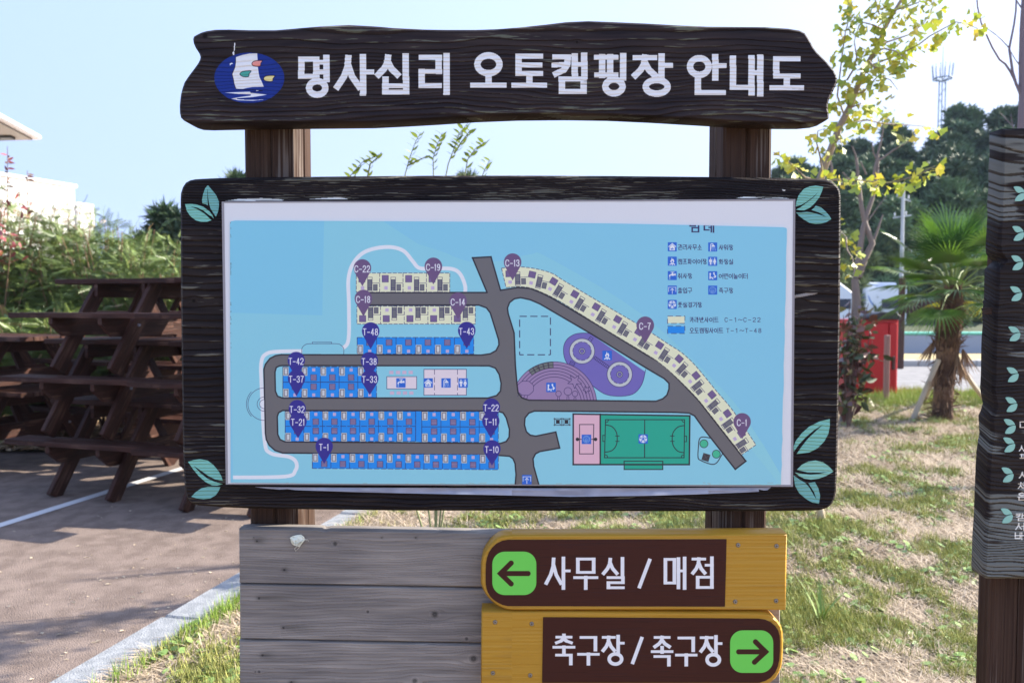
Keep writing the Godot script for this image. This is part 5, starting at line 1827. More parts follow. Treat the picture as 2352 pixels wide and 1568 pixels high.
func build_tables() -> void:
	var base = Vector3(-3.44, -.1, -7.40)
	var turn = deg_to_rad(-17.3)
	var proto = make_table("picnic_table", base, turn, "brown wooden picnic table at the bottom of the front stack", "stacked picnic tables")
	var spots = [
		[base + Vector3(-.04, .545, .0), turn + .01, "brown wooden picnic table in the middle of the front stack"],
		[base + Vector3(.05, 1.09, -.02), turn - .02, "brown wooden picnic table on top of the front stack"],
		[Vector3(-3.75, -.1, -9.25), deg_to_rad(-12), "bottom brown picnic table of the stack right behind the front stack"],
		[Vector3(-3.73, .445, -9.25), deg_to_rad(-11), "middle brown picnic table of the stack right behind the front stack"],
		[Vector3(-3.78, .99, -9.26), deg_to_rad(-13), "topmost brown picnic table of the stack right behind the front stack"],
		[Vector3(-5.3, -.1, -8.3), deg_to_rad(-24), "brown picnic table at the bottom of the left rear stack"],
		[Vector3(-5.27, .445, -8.3), deg_to_rad(-25), "upper brown picnic table of the left rear stack"],
		[Vector3(-2.11, -.1, -6.9), deg_to_rad(-16), "bottom brown picnic table of the stack behind the frame's left edge"],
		[Vector3(-2.13, .445, -6.9), deg_to_rad(-17), "middle brown picnic table of the stack behind the frame's left edge"],
		[Vector3(-2.07, .99, -6.92), deg_to_rad(-15), "topmost brown picnic table of the stack behind the frame's left edge"]]
	for s in spots:
		var c: Node3D = proto.duplicate()
		c.name = numbered("picnic_table")
		add_child(c)
		c.position = s[0]
		c.rotation.y = s[1]
		tag(c, s[2], "picnic table", "stacked picnic tables")

# ---------------------------------------------------------------- plants
func fan_leaf() -> Mesh:      # ginkgo leaf, about 6 cm
	var m = Mb.new()
	var c = m.add(Vector3.ZERO, Vector3(0, 0, 1), Vector2(.5, 0))
	var prev = -1
	for k in 9:
		var t = lerpf(-.85, .85, k / 8.0)
		var r = .052 * (1.0 - .1 * absf(sin(k * 2.1))) * (.82 if k == 4 else 1.0)
		var p = Vector3(sin(t) * r, cos(t) * r + .004, .008 * sin(k * 1.3))
		var i = m.add(p, Vector3(sin(t) * .25, .1, 1).normalized(), Vector2(k / 8.0, 1))
		if prev >= 0:
			m.tri(c, prev, i)
		prev = i
	var st = Mb.new()
	st.face([Vector3(-.001, -.035, 0), Vector3(.001, -.035, 0), Vector3(.001, .004, 0), Vector3(-.001, .004, 0)], Vector3(0, 0, 1))
	merge(m, st, Transform3D())
	return m.mesh()

func oval_leaf(len: float, wide: float, fold := .2) -> Mb:
	var m = Mb.new()
	var n = 5
	for k in n + 1:
		var f = float(k) / n
		var hw = wide * .5 * pow(sin(PI * pow(f, .8)), .9) + .0003
		var y = len * f
		var dip = -len * .18 * f * f
		m.add(Vector3(-hw, y, dip + hw * fold), Vector3(fold, 0, 1).normalized(), Vector2(0, f))
		m.add(Vector3(0, y, dip), Vector3(0, 0, 1), Vector2(.5, f))
		m.add(Vector3(hw, y, dip + hw * fold), Vector3(-fold, 0, 1).normalized(), Vector2(1, f))
	for k in n:
		var a = k * 3
		for s in 2:
			m.tri(a + s, a + s + 1, a + s + 3)
			m.tri(a + s + 1, a + s + 4, a + s + 3)
	return m

func look_basis(dir: Vector3, roll: float) -> Basis:   # y along dir
	var y = dir.normalized()
	var x = y.cross(Vector3(.3, .2, 1)).normalized()
	return Basis(x, y, x.cross(y)).rotated(y, roll)

func px_path(a: Array, c: Array, z0: float, dz := 0.0) -> Array:
	var p = V(a, c)
	var out = []
	for i in p.size():
		out.append(at(p[i].x, p[i].y, z0 + dz * i / maxf(1, p.size() - 1)))
	return out

func taper(n: int, r0: float, r1: float) -> Array:
	var out = []
	for i in n:
		out.append(lerpf(r0, r1, float(i) / maxf(1, n - 1)))
	return out

func along_path(p: Array, f: float) -> Array:
	var s = f * (p.size() - 1)
	var i = mini(int(s), p.size() - 2)
	return [p[i].lerp(p[i + 1], s - i), (p[i + 1] - p[i]).normalized()]

func build_ginkgo() -> void:
	var bark = plain(C(150, 134, 122), .85)
	var foot = Vector3(at(1742, 1220, -5.5).x, 0, -5.5)
	var t = thing("ginkgo_tree", foot, "young ginkgo tree with sparse yellow green fan leaves behind the map sign", "tree")
	var stem = [foot + Vector3(0, -.02, 0), foot + Vector3(.03, .6, 0), foot + Vector3(.10, 1.2, .02)]
	stem.append_array(px_path([300, 1720, 480, 1480, 560, 1250, 640, 1040, 720, 890, 770, 760, 850, 560, 960, 370, 1030, 200, 1100, 80, 1160, -20, 1230, -160, 1290, -330], CT, -5.45, .3))
	var trunk = Mb.new()
	trunk.tube(stem, taper(stem.size(), .034, .006), 8)
	part("trunk", trunk, bark, t)
	var twigs = [
		px_path([670, 930, 620, 790, 640, 620, 665, 420, 690, 250, 735, 100, 700, -30], CT, -5.4, .35),
		px_path([850, 560, 1000, 500, 1150, 440, 1290, 370, 1380, 300, 1480, 245, 1600, 180, 1700, 200, 1780, 235], CT, -5.3, .5),
		px_path([960, 370, 1080, 330, 1200, 290, 1330, 200, 1400, 90, 1420, -20], CT, -5.3, -.3),
		px_path([690, 1015, 790, 1000, 870, 990, 1000, 1020, 1200, 1030, 1330, 1040, 1440, 1065], CT, -5.4, -.4),
		px_path([500, 1440, 480, 1300, 450, 1180, 460, 1080, 520, 1060], CT, -5.4, .3),
		px_path([480, 1500, 350, 1460, 280, 1390, 200, 1320, 90, 1255], CT, -5.4, .4),
		px_path([470, 1520, 600, 1485, 720, 1480, 850, 1490, 1000, 1510, 1100, 1500, 1200, 1470, 1300, 1440, 1420, 1370], CT, -5.4, .6),
		px_path([1030, 200, 960, 100, 930, -20, 900, -150], CT, -5.2, .3),
		px_path([1100, 80, 1180, 60, 1290, 20, 1340, -60], CT, -5.2, .4),
		px_path([760, 780, 830, 760, 900, 690, 960, 620, 1060, 660, 1120, 740], CT, -5.35, .4),
		px_path([720, 890, 780, 870, 820, 850, 800, 900], CT, -5.4, .3),
		px_path([930, 420, 1010, 400, 1100, 420, 1180, 470, 1220, 500], CT, -5.3, .4),
		px_path([700, 660, 760, 560, 780, 470, 760, 340, 800, 200], CT, -5.3, .3),
		px_path([880, 500, 930, 560, 980, 540, 1060, 600], CT, -5.2, .2),
		px_path([300, 1690, 640, 1900, 700, 1960], CT, -5.4, .3),
		px_path([560, 1260, 590, 1180, 640, 1150, 660, 1200], CT, -5.35, .2),
		px_path([1000, 240, 900, 200, 820, 180, 800, 110], CT, -5.3, .3),
		px_path([690, 1960, 700, 2060, 745, 2130, 760, 2240], CT, -5.2, .1)]
	var reds = Mb.new()
	for w in twigs:
		reds.tube(w, taper(w.size(), .007, .002), 5)
	part("branches", reds, bark, t)
	var leaf = fan_leaf()
	var mats = []
	for c in [[.42, .46, .07], [.52, .50, .08], [.34, .42, .06], [.60, .50, .09], [.28, .36, .06]]:
		var m = plain(lin(c[0], c[1], c[2]), .5)
		m.backlight_enabled = true
		m.backlight = lin(c[0] * .6, c[1] * .6, c[2] * .4)
		mats.append(m)
	var spots = []
	var per = [46, 52, 34, 36, 16, 26, 62, 26, 24, 30, 10, 24, 28, 12, 16, 10, 16, 16]
	for i in twigs.size():
		for k in int(per[i] * 1.15):
			var q = along_path(twigs[i], clampf(pow(rng.randf(), .85), 0, 1))
			spots.append([q[0], q[1]])
	for k in 90:
		var q = along_path(stem.slice(5), rng.randf())
		spots.append([q[0], q[1]])
	var xf = []
	for s in spots:
		var dir = Vector3(rng.randfn(0, 1), rng.randfn(-.35, .8), rng.randfn(0, 1)).normalized()
		var b = look_basis(dir, rng.randf() * TAU).scaled(Vector3.ONE * rng.randf_range(.62, 1.12))
		xf.append(Transform3D(b, s[0] + dir * rng.randf_range(.02, .075)))
	for i in mini(300, xf.size()):
		placed_part("leaf", leaf, mats[rng.randi() % 5], t, xf[i])
	var rest = [[], []]
	for i in range(300, xf.size()):
		rest[0].append(xf[i])
		var c: Array = [[.42, .46, .07], [.52, .50, .08], [.34, .42, .06]][rng.randi() % 3]
		rest[1].append(Color(c[0], c[1], c[2]))
	many("foliage", leaf, tinted(.5, .4), rest[0], rest[1], t)
	# its support stake
	var st = Mb.new()
	st.tube([on_ground(1894, 1216), at(1884, 1170, -5.44), at(1858, 1040, -5.5)], [.027, .027, .026], 8)
	part("support_stake", st, plain(C(186, 168, 142), .8), t)
	var st2 = Mb.new()
	st2.tube([on_ground(1690, 1205), at(1740, 1040, -5.5)], [.027, .026], 8)
	part("support_stake", st2, plain(C(186, 168, 142), .8), t)

func build_bare_trees() -> void:
	var bark = plain(C(128, 116, 108), .85)
	var foot = on_ground(1941, 977)
	var z = foot.z
	var t = thing("forked_tree", foot, "slim nearly bare grey tree with forked trunk before the red cabinet", "tree")
	var a = [foot + Vector3(0, -.03, 0)]
	a.append_array(px_path([1947, 909, 1953, 863, 1956, 800, 1964, 740, 1968, 690, 1964, 640], C0, z))
	var m = Mb.new()
	m.tube(a, [.075, .066, .06, .056, .054, .056, .044], 9)
	part("trunk", m, bark, t)
	for w in [[[820, 940, 835, 800, 860, 640, 880, 500, 920, 360, 960, 250, 985, 120, 1005, 0, 1010, -150], .042], [[838, 930, 890, 780, 960, 640, 925, 540, 890, 440, 862, 300, 850, 180, 835, 40, 820, -110], .046], [[960, 640, 1000, 540, 1030, 450, 1052, 385], .02], [[850, 180, 790, 120, 740, 60, 700, 20], .014], [[880, 480, 920, 440, 960, 390, 1000, 330, 1080, 230], .012]]:
		var b = Mb.new()
		var p = px_path(w[0], CU, z)
		b.tube(p, taper(p.size(), w[1], w[1] * .35), 6)
		part("branch", b, bark, t)
	for w in [[[920, 1470, 935, 1370, 960, 1250, 985, 1150, 1000, 1060, 990, 980], .012], [[935, 1340, 1000, 1300, 1080, 1240, 1200, 1170, 1260, 1150], .01], [[800, 1470, 785, 1380, 770, 1270, 740, 1200], .012], [[950, 1320, 920, 1260, 905, 1170], .009], [[580, 1480, 575, 1380, 560, 1300], .014], [[860, 1440, 830, 1370, 810, 1330], .008]]:
		var b = Mb.new()
		var p = px_path(w[0], CT, z)
		b.tube(p, taper(p.size(), w[1] * 1.6, w[1] * .6), 5)
		part("branch", b, bark, t)
	var leaf = oval_leaf(.12, .06).mesh()
	var lm = plain(lin(.40, .42, .10), .5)
	for k in 34:
		var q = V([990 + rng.randfn(0, 60), 960 + rng.randfn(0, 55)] if k < 18 else [1170 + rng.randfn(0, 70), 1160 + rng.randfn(0, 30)], CT)[0]
		placed_part("leaf", leaf, lm, t, Transform3D(look_basis(Vector3(rng.randfn(), rng.randfn(), rng.randfn()), rng.randf() * TAU).scaled(Vector3.ONE * rng.randf_range(.6, 1.0)), at(q.x, q.y, z + rng.randf_range(-.2, .2))))
	# bare tree at the upper right, its trunk beyond the edge
	var f2 = Vector3(at(2385, 900, -6.6).x, 0, -6.6)
	var u = thing("bare_tree", f2, "leafless thin branched tree behind the right notice board", "tree")
	var tr = [f2, f2 + Vector3(0, 1.2, 0)]
	tr.append_array(px_path([2150, 1100, 2158, 830, 2150, 500, 2152, 230, 2160, 0, 2170, -300], CT, -6.6))
	var mb = Mb.new()
	mb.tube(tr, taper(tr.size(), .05, .012), 7)
	var grey = plain(C(124, 112, 120), .85)
	part("trunk", mb, grey, u)
	for w in [[[1770, -60, 1780, 60, 1810, 190, 1850, 280, 1900, 390, 1960, 490, 2010, 530, 2050, 590, 2080, 650, 2120, 750, 2158, 840], .012], [[2100, -40, 2095, 90, 2080, 200, 2060, 300, 2040, 400, 2055, 500, 2070, 600, 2100, 700, 2160, 770], .014], [[1930, 285, 1980, 330, 2035, 390], .006], [[1810, 200, 1880, 250, 1930, 285], .005], [[1770, 140, 1800, 160, 1840, 130], .003], [[1745, 40, 1755, 100, 1775, 130], .003], [[2100, 0, 2130, 50, 2180, 100], .009], [[1970, 935, 2030, 1000, 2070, 1040, 2090, 1120], .005], [[2055, 940, 2060, 990, 2075, 1050], .004], [[2040, 400, 2090, 490, 2150, 570], .006]]:
		var b = Mb.new()
		var p = px_path(w[0], CT, -6.6)
		b.tube(p, taper(p.size(), w[1] * .5, w[1] * .9), 5)
		part("branch", b, grey, u)

func build_back_shrub() -> void:
	var foot = Vector3(-.45, 0, -4.6)
	var t = thing("leafy_shrub", foot, "leafy green shoots rising between title board and map frame", "shrub")
	var stems = [[1180, 1240, 1215, 1075, 1290, 990, 1400, 940], [1320, 1120, 1345, 1000, 1385, 965, 1400, 935], [1560, 1200, 1580, 1070, 1610, 960, 1650, 850, 1685, 790], [1600, 1010, 1660, 980, 1720, 950], [1780, 1200, 1770, 1075, 1768, 960, 1795, 870, 1830, 790], [1830, 1200, 1870, 1000, 1915, 880, 1940, 800, 2010, 715], [1910, 930, 1960, 850, 2020, 770], [1960, 1200, 2000, 970, 2050, 900, 2120, 850], [2060, 1200, 2110, 1050, 2150, 970]]
	var bark = plain(C(128, 134, 92), .8)
	var leaf = oval_leaf(.052, .023).mesh()
	var mats = [plain(lin(.13, .19, .03), .45), plain(lin(.2, .26, .05), .45), plain(lin(.09, .14, .03), .45)]
	for m in mats:
		m.backlight_enabled = true
		m.backlight = lin(.16, .2, .02)
	for i in stems.size():
		var p = px_path(stems[i], C1, -4.6, .1)
		var b = Mb.new()
		if stems[i][1] >= 1200:
			p.push_front(foot.lerp(p[0], .85) + Vector3(0, -.4, 0))
			p.push_front(foot)
		b.tube(p, taper(p.size(), .006, .0015), 5)
		part("stem", b, bark, t)
		var n = 14 if i != 3 else 7
		var q0 = .55 if stems[i][1] >= 1200 else .1
		for k in n:
			var q = along_path(p, lerpf(q0, 1.0, float(k) / n))
			var s = 1.0 if k % 2 == 0 else -1.0
			var d: Vector3 = (q[1] * .5 + Vector3(s * .8, .15, rng.randf_range(-.4, .6))).normalized()
			placed_part("leaf", leaf, mats[rng.randi() % 3], t, Transform3D(look_basis(d, rng.randf_range(-.8, .8) + PI / 2).scaled(Vector3.ONE * rng.randf_range(.7, 1.15)), q[0]))

func build_palm() -> void:
	var foot = on_ground(2166, 975)
	var z = foot.z
	var t = thing("palm_tree", foot, "short fan palm with shaggy brown trunk propped by pale stakes", "tree")
	var trunk = Mb.new()
	var pts = [foot + Vector3(0, -.05, 0)]
	pts.append_array(px_path([2166, 930, 2170, 880, 2176, 830, 2178, 780, 2184, 730, 2188, 690, 2190, 655], C0, z))
	trunk.tube(pts, [.14, .12, .12, .13, .145, .15, .13, .10, .06], 14, 2.0)
	var bt = timber(256, 128, 91, C(70, 50, 38), C(110, 84, 64), C(140, 112, 86), -.3, 6)
	var bm = skin(bt[0], bt[1], 6.0, .95)
	part("trunk", trunk, bm, t)
	# fibres and old leaf bases
	var shag = Mb.new()
	for k in 420:
		var f = rng.randf()
		var q = along_path(pts, f * .98)
		var a = rng.randf() * TAU
		var r = lerpf(.12, .145, f) * (1.0 if f < .85 else .6)
		var p: Vector3 = q[0] + Vector3(cos(a), 0, sin(a)) * r
		var b = blade(.02, rng.randf_range(.06, .2), rng.randf_range(.0, .05), 2)
		merge(shag, b, Transform3D(look_basis(Vector3(cos(a) * .5, rng.randf_range(-1.2, .9), sin(a) * .5), rng.randf() * TAU), p))
	part("trunk_fibre", shag, plain(C(112, 88, 70), .95), t).set_meta("kind", "stuff")
	var green = []
	for c in [[.04, .10, .025], [.07, .15, .03], [.10, .19, .04], [.20, .21, .05]]:
		var gm = plain(lin(c[0], c[1], c[2]), .3)
		gm.backlight_enabled = true
		gm.backlight = lin(c[0] * .7, c[1] * .7, .01)
		green.append(gm)
	var dead = plain(C(150, 122, 96), .9)
	var stalk = plain(lin(.2, .26, .08), .6)
	var crown: Vector3 = at(2190, 648, z)
	var fronds = []
	for k in 38:
		var el = lerpf(1.4, -.5, pow(k / 37.0, .9))
		fronds.append([k * 2.39996, el, rng.randf_range(.42, .70), k])
	for f in fronds:
		var dir = Vector3(cos(f[0]) * cos(f[1]), sin(f[1]), sin(f[0]) * cos(f[1]))
		var frond = group_part("frond", t)
		var tip: Vector3 = crown + Vector3(0, -.1 + .12 * sin(f[1]), 0) + dir * f[2]
		var s = Mb.new()
		s.tube([crown + Vector3(0, -.12, 0), crown.lerp(tip, .55) + Vector3(0, .03, 0), tip], [.014, .01, .008], 5)
		part("stalk", s, stalk, frond)
		var fan = Mb.new()
		var n = 26
		var side = dir.cross(Vector3.UP).normalized()
		var nn = side.cross(dir).normalized()
		var droop = .03 + .12 * clampf(.5 - f[1], 0, 1.4)
		for i in n:
			var a = lerpf(-1.75, 1.75, float(i) / (n - 1))
			var d = (dir * cos(a) + side * sin(a)).normalized()
			var len = rng.randf_range(.46, .55) * (1.0 - .16 * absf(a) / 1.75)
			var e = nn.cross(d).normalized()
			var prev = []
			for j in 5:
				var g = j / 4.0
				var c: Vector3 = tip + d * len * g + nn * (.02 * sin(g * PI)) + Vector3(0, -droop * g * g * len * 2.0, 0)
				var hw = .0135 if g < .4 else .0135 * (1.0 - (g - .4) * 1.6)
				var fold = nn * hw * .8
				var l0 = fan.add(c - e * hw + fold, (nn + e * .6).normalized(), Vector2(0, g))
				var m0 = fan.add(c - fold * .3, nn, Vector2(.5, g))
				var r0 = fan.add(c + e * hw + fold, (nn - e * .6).normalized(), Vector2(1, g))
				if prev.size():
					for w in [[prev[0], prev[1], l0], [prev[1], m0, l0], [prev[1], prev[2], m0], [prev[2], r0, m0]]:
						fan.tri(w[0], w[1], w[2])
				prev = [l0, m0, r0]
		part("leaf_fan", fan, green[3] if f[3] in [31, 34, 37] else green[f[3] % 3], frond)
	# dry hanging skirts
	for k in 6:
		var a = k * 2.4 + .4
		var h = rng.randf_range(.7, 1.1)
		var c = Vector3(foot.x + .05 + cos(a) * .17, h, z + sin(a) * .13)
		var fan = Mb.new()
		for i in 22:
			var b = blade(.022, rng.randf_range(.25, .42), rng.randf_range(-.02, .06), 3)
			merge(fan, b, Transform3D(look_basis(Vector3(cos(a) * .35 + rng.randf_range(-.35, .35), -1, sin(a) * .35 + rng.randf_range(-.35, .35)), rng.randf() * TAU), c))
		part("dry_frond", fan, dead, t)
	var stake = plain(C(178, 168, 150), .85)
	for s in [[[1894.9 + 815 * .2417, 631.6 + 1420 * .2417], [1894.9 + 1085 * .2417, 631.6 + 800 * .2417], .25], [[1894.9 + 930 * .2417, 631.6 + 1240 * .2417], [1894.9 + 1050 * .2417, 631.6 + 940 * .2417], -.4], [[1894.9 + 1560 * .2417, 631.6 + 1240 * .2417], [1894.9 + 1270 * .2417, 631.6 + 850 * .2417], .1]]:
		var g = on_ground(s[0][0], s[0][1])
		var m = Mb.new()
		m.tube([g, at(s[1][0], s[1][1], z + .12 * signf(s[2]))], [.034, .032], 9)
		part("support_stake", m, stake, t)

func build_red_shrub() -> void:
	var foot = Vector3(at(1950, 880, -9.7).x, 0, -9.7)
	var t = thing("red_leaf_shrub", foot, "small shrub with red and dark green leaves in front of red cabinet", "shrub")
	var bark = plain(C(96, 78, 68), .9)
	var leaf = oval_leaf(.15, .075).mesh()
	var mats = [plain(lin(.11, .04, .03), .4), plain(lin(.06, .08, .03), .4), plain(lin(.2, .09, .06), .4), plain(lin(.16, .15, .04), .4)]
	for k in 12:
		var b = Mb.new()
		var top = at(1930 + rng.randf() * 75, 690 + rng.randf() * 100, -9.7 + rng.randf_range(-.3, .3))
		var p = [foot, foot.lerp(top, .5) + Vector3(rng.randf_range(-.06, .06), 0, 0), top]
		b.tube(p, [.012, .009, .004], 5)
		part("stem", b, bark, t)
		for i in 28:
			var q = along_path(p, .24 + .72 * rng.randf())
			placed_part("leaf", leaf, mats[rng.randi() % 4], t, Transform3D(look_basis(Vector3(rng.randfn(), rng.randfn(-.3, .6), rng.randfn()), rng.randf() * TAU).scaled(Vector3.ONE * rng.randf_range(.6, 1.1)), q[0] + Vector3(rng.randfn(0, .10), rng.randfn(0, .07), rng.randfn(0, .08))))

func feather() -> Mesh:   # a pinnate leaf
	var m = Mb.new()
	for k in 11:
		var f = k / 10.0
		var y = .04 + .24 * f
		var dz = -.07 * f * f
		for s in [-1.0, 1.0]:
			var l = .062 * (1.0 - .45 * f) * (.6 + .4 * minf(1, f * 4))
			var a = Vector3(0, y, dz)
			var tip = Vector3(s * l, y + .02, dz - .012)
			m.auto([a, a.lerp(tip, .45) + Vector3(0, .009, 0), tip, a.lerp(tip, .45) - Vector3(0, .009, 0)])
	m.auto([Vector3(-.0015, 0, 0), Vector3(.0015, 0, 0), Vector3(.001, .28, -.07), Vector3(-.001, .28, -.07)])
	return m.mesh()

func build_shrubs() -> void:
	var bark = plain(C(140, 112, 86), .9)
	var fl = feather()
	var lm = tinted(.42, .3)
	var list = [
		[-7.0, -10.5, 3.4, 1.5, "olive feathery shrub with red sprigs at left edge behind the stacked tables"], [-6.05, -10.8, 3.15, 1.25, "tall olive feathery shrub in front of the white building's corner"],
		[-5.2, -10.5, 2.95, 1.05, "yellow green feathery shrub behind the top picnic table"], [-4.4, -10.3, 2.5, .9, "low green feathery shrub next to map frame's left side"],
		[-5.7, -9.6, 1.75, .9, "shaded twiggy shrub seen between the legs of the top table"], [-7.2, -9.5, 2.1, .9, "dark olive shrub left of the front table stack"]]
	for s in list:
		var foot = Vector3(s[0], -.08, s[1])
		var t = thing("feathery_shrub", foot, s[4], "shrub", "shrubs behind the picnic tables")
		var stems = Mb.new()
		var xf = []
		var cols = []
		for k in 60:
			var a = rng.randf() * TAU
			var rr: float = s[3] * sqrt(rng.randf())
			var top = foot + Vector3(cos(a) * rr, s[2] * rng.randf_range(.66, .97) * (1.0 - .16 * pow(rr / s[3], 2)), sin(a) * rr * .7)
			var p = [foot + Vector3(rng.randf_range(-.2, .2), 0, rng.randf_range(-.15, .15)), foot.lerp(top, .45) + Vector3(rng.randf_range(-.1, .1), .1, 0), top]
			stems.tube(p, [.022, .014, .004], 5)
			for i in 125:
				var f = rng.randf_range(.15, 1.0)
				var q = along_path(p, f)
				var d = Vector3(rng.randfn(), rng.randfn(.15, .5), rng.randfn()).normalized()
				xf.append(Transform3D(look_basis(d, rng.randf() * TAU).scaled(Vector3.ONE * rng.randf_range(.4, .8)), q[0] + d * rng.randf_range(.0, .26)))
				var g = rng.randf()
				var c = Color(.085 + .13 * g, .135 + .15 * g, .03 + .04 * g)
				if rng.randf() < .02:
					c = Color(.3, .2, .1)
				if s[0] < -6.8 and rng.randf() < .09:
					c = Color(.32, .06, .045)
				cols.append(c)
		part("stems", stems, bark, t)
		many("foliage", fl, lm, xf, cols, t)
	# red-tipped nandina canes above the left shrub
	var nan = thing("red_tipped_cane_plant", Vector3(-6.9, -.08, -10.4), "two thin red-leaved canes sticking up above left shrub", "plant")
	var leaf = oval_leaf(.085, .03).mesh()
	var rm = [plain(lin(.26, .06, .06), .5), plain(lin(.14, .09, .07), .5)]
	for c in [[16, 335, 1.0], [62, 392, .6]]:
		var top = at(c[0], c[1], -10.4)
		var b = Mb.new()
		var p = [Vector3(-6.9, -.08, -10.4), Vector3(top.x - .05, 1.5, -10.4), top]
		b.tube(p, [.012, .01, .004], 5)
		part("cane", b, plain(C(110, 80, 66), .9), nan)
		for k in 26:
			var q = along_path(p, .72 + .28 * rng.randf())
			placed_part("leaf", leaf, rm[rng.randi() % 2], nan, Transform3D(look_basis(Vector3(rng.randfn(), rng.randfn(.2, .4), rng.randfn()), rng.randf() * TAU), q[0]))
	var sprig = [at(20, 470, -9.6), at(30, 560, -9.5)]
	for s in sprig:
		for k in 14:
			placed_part("leaf", leaf, rm[0], nan, Transform3D(look_basis(Vector3(rng.randfn(), rng.randfn(), rng.randfn()), rng.randf() * TAU).scaled(Vector3.ONE * 1.2), s + Vector3(rng.randfn(0, .08), rng.randfn(0, .12), rng.randfn(0, .08))))

func tuft_mesh(n: int, r: float, w: float) -> Mesh:
	var m = Mb.new()
	var q = RandomNumberGenerator.new()
	q.seed = 3
	for k in n:
		var d = Vector3(q.randfn(), q.randfn() + .4, q.randfn()).normalized()
		var e = d.cross(Vector3(q.randfn(), q.randfn(), q.randfn())).normalized()
		var l = r * q.randf_range(.6, 1.0)
		m.auto([d * l * .05 - e * w, d * l * .55 - e * w * .9, d * l, d * l * .55 + e * w * .9, d * l * .05 + e * w])
	return m.mesh()

func build_pine(called: String, foot: Vector3, h: float, r: float, label: String, group: String, tuft: Mesh, hue: Color, n: int, low := .25, ts := 1.0) -> void:
	var t = thing(called, foot, label, "tree", group)
	var trunk = Mb.new()
	trunk.tube([foot + Vector3(0, -.5, 0), foot + Vector3(rng.randf_range(-.2, .2), h * .5, 0), foot + Vector3(0, h * .92, 0)], [h * .025, h * .018, h * .006], 6)
	part("trunk", trunk, plain(C(86, 66, 54), .95), t)
	var xf = []
	var cols = []
	var puffs = []
	for k in 24:
		var f = fmod(k * .618, 1.0)
		var y = lerpf(low, .93, f)
		var wide = r * (1.0 - .62 * pow(f, 1.6)) * sqrt(rng.randf_range(.1, 1.0))
		var a = rng.randf() * TAU
		puffs.append([foot + Vector3(cos(a) * wide, y * h, sin(a) * wide), r * rng.randf_range(.28, .48) * (1.0 - .35 * f), rng.randf_range(.7, 1.25)])
	puffs.append([foot + Vector3(0, h * .95, 0), r * .22, 1.1])
	for k in n:
		var p: Array = puffs[rng.randi() % puffs.size()]
		var d = Vector3(rng.randfn(), rng.randfn() * .7, rng.randfn()).normalized()
		var pos: Vector3 = p[0] + d * p[1] * pow(rng.randf(), .4)
		xf.append(Transform3D(Basis(Vector3.UP, rng.randf() * TAU).scaled(Vector3.ONE * rng.randf_range(.7, 1.25) * ts), pos))
		var g = rng.randf_range(.75, 1.3) * p[2]
		cols.append(Color(hue.r * g, hue.g * g, hue.b * g))
	many("crown", tuft, tinted(.6, .06), xf, cols, t)

func hill_y(x: float, z: float) -> float:
	var d = clampf((-z - 34.0) / 34.0, 0, 1)
	var e = clampf((x - 8.0) / 34.0, 0, 1)
	return 10.9 * d * d * (3 - 2 * d) * e * (1.4 - .4 * e)

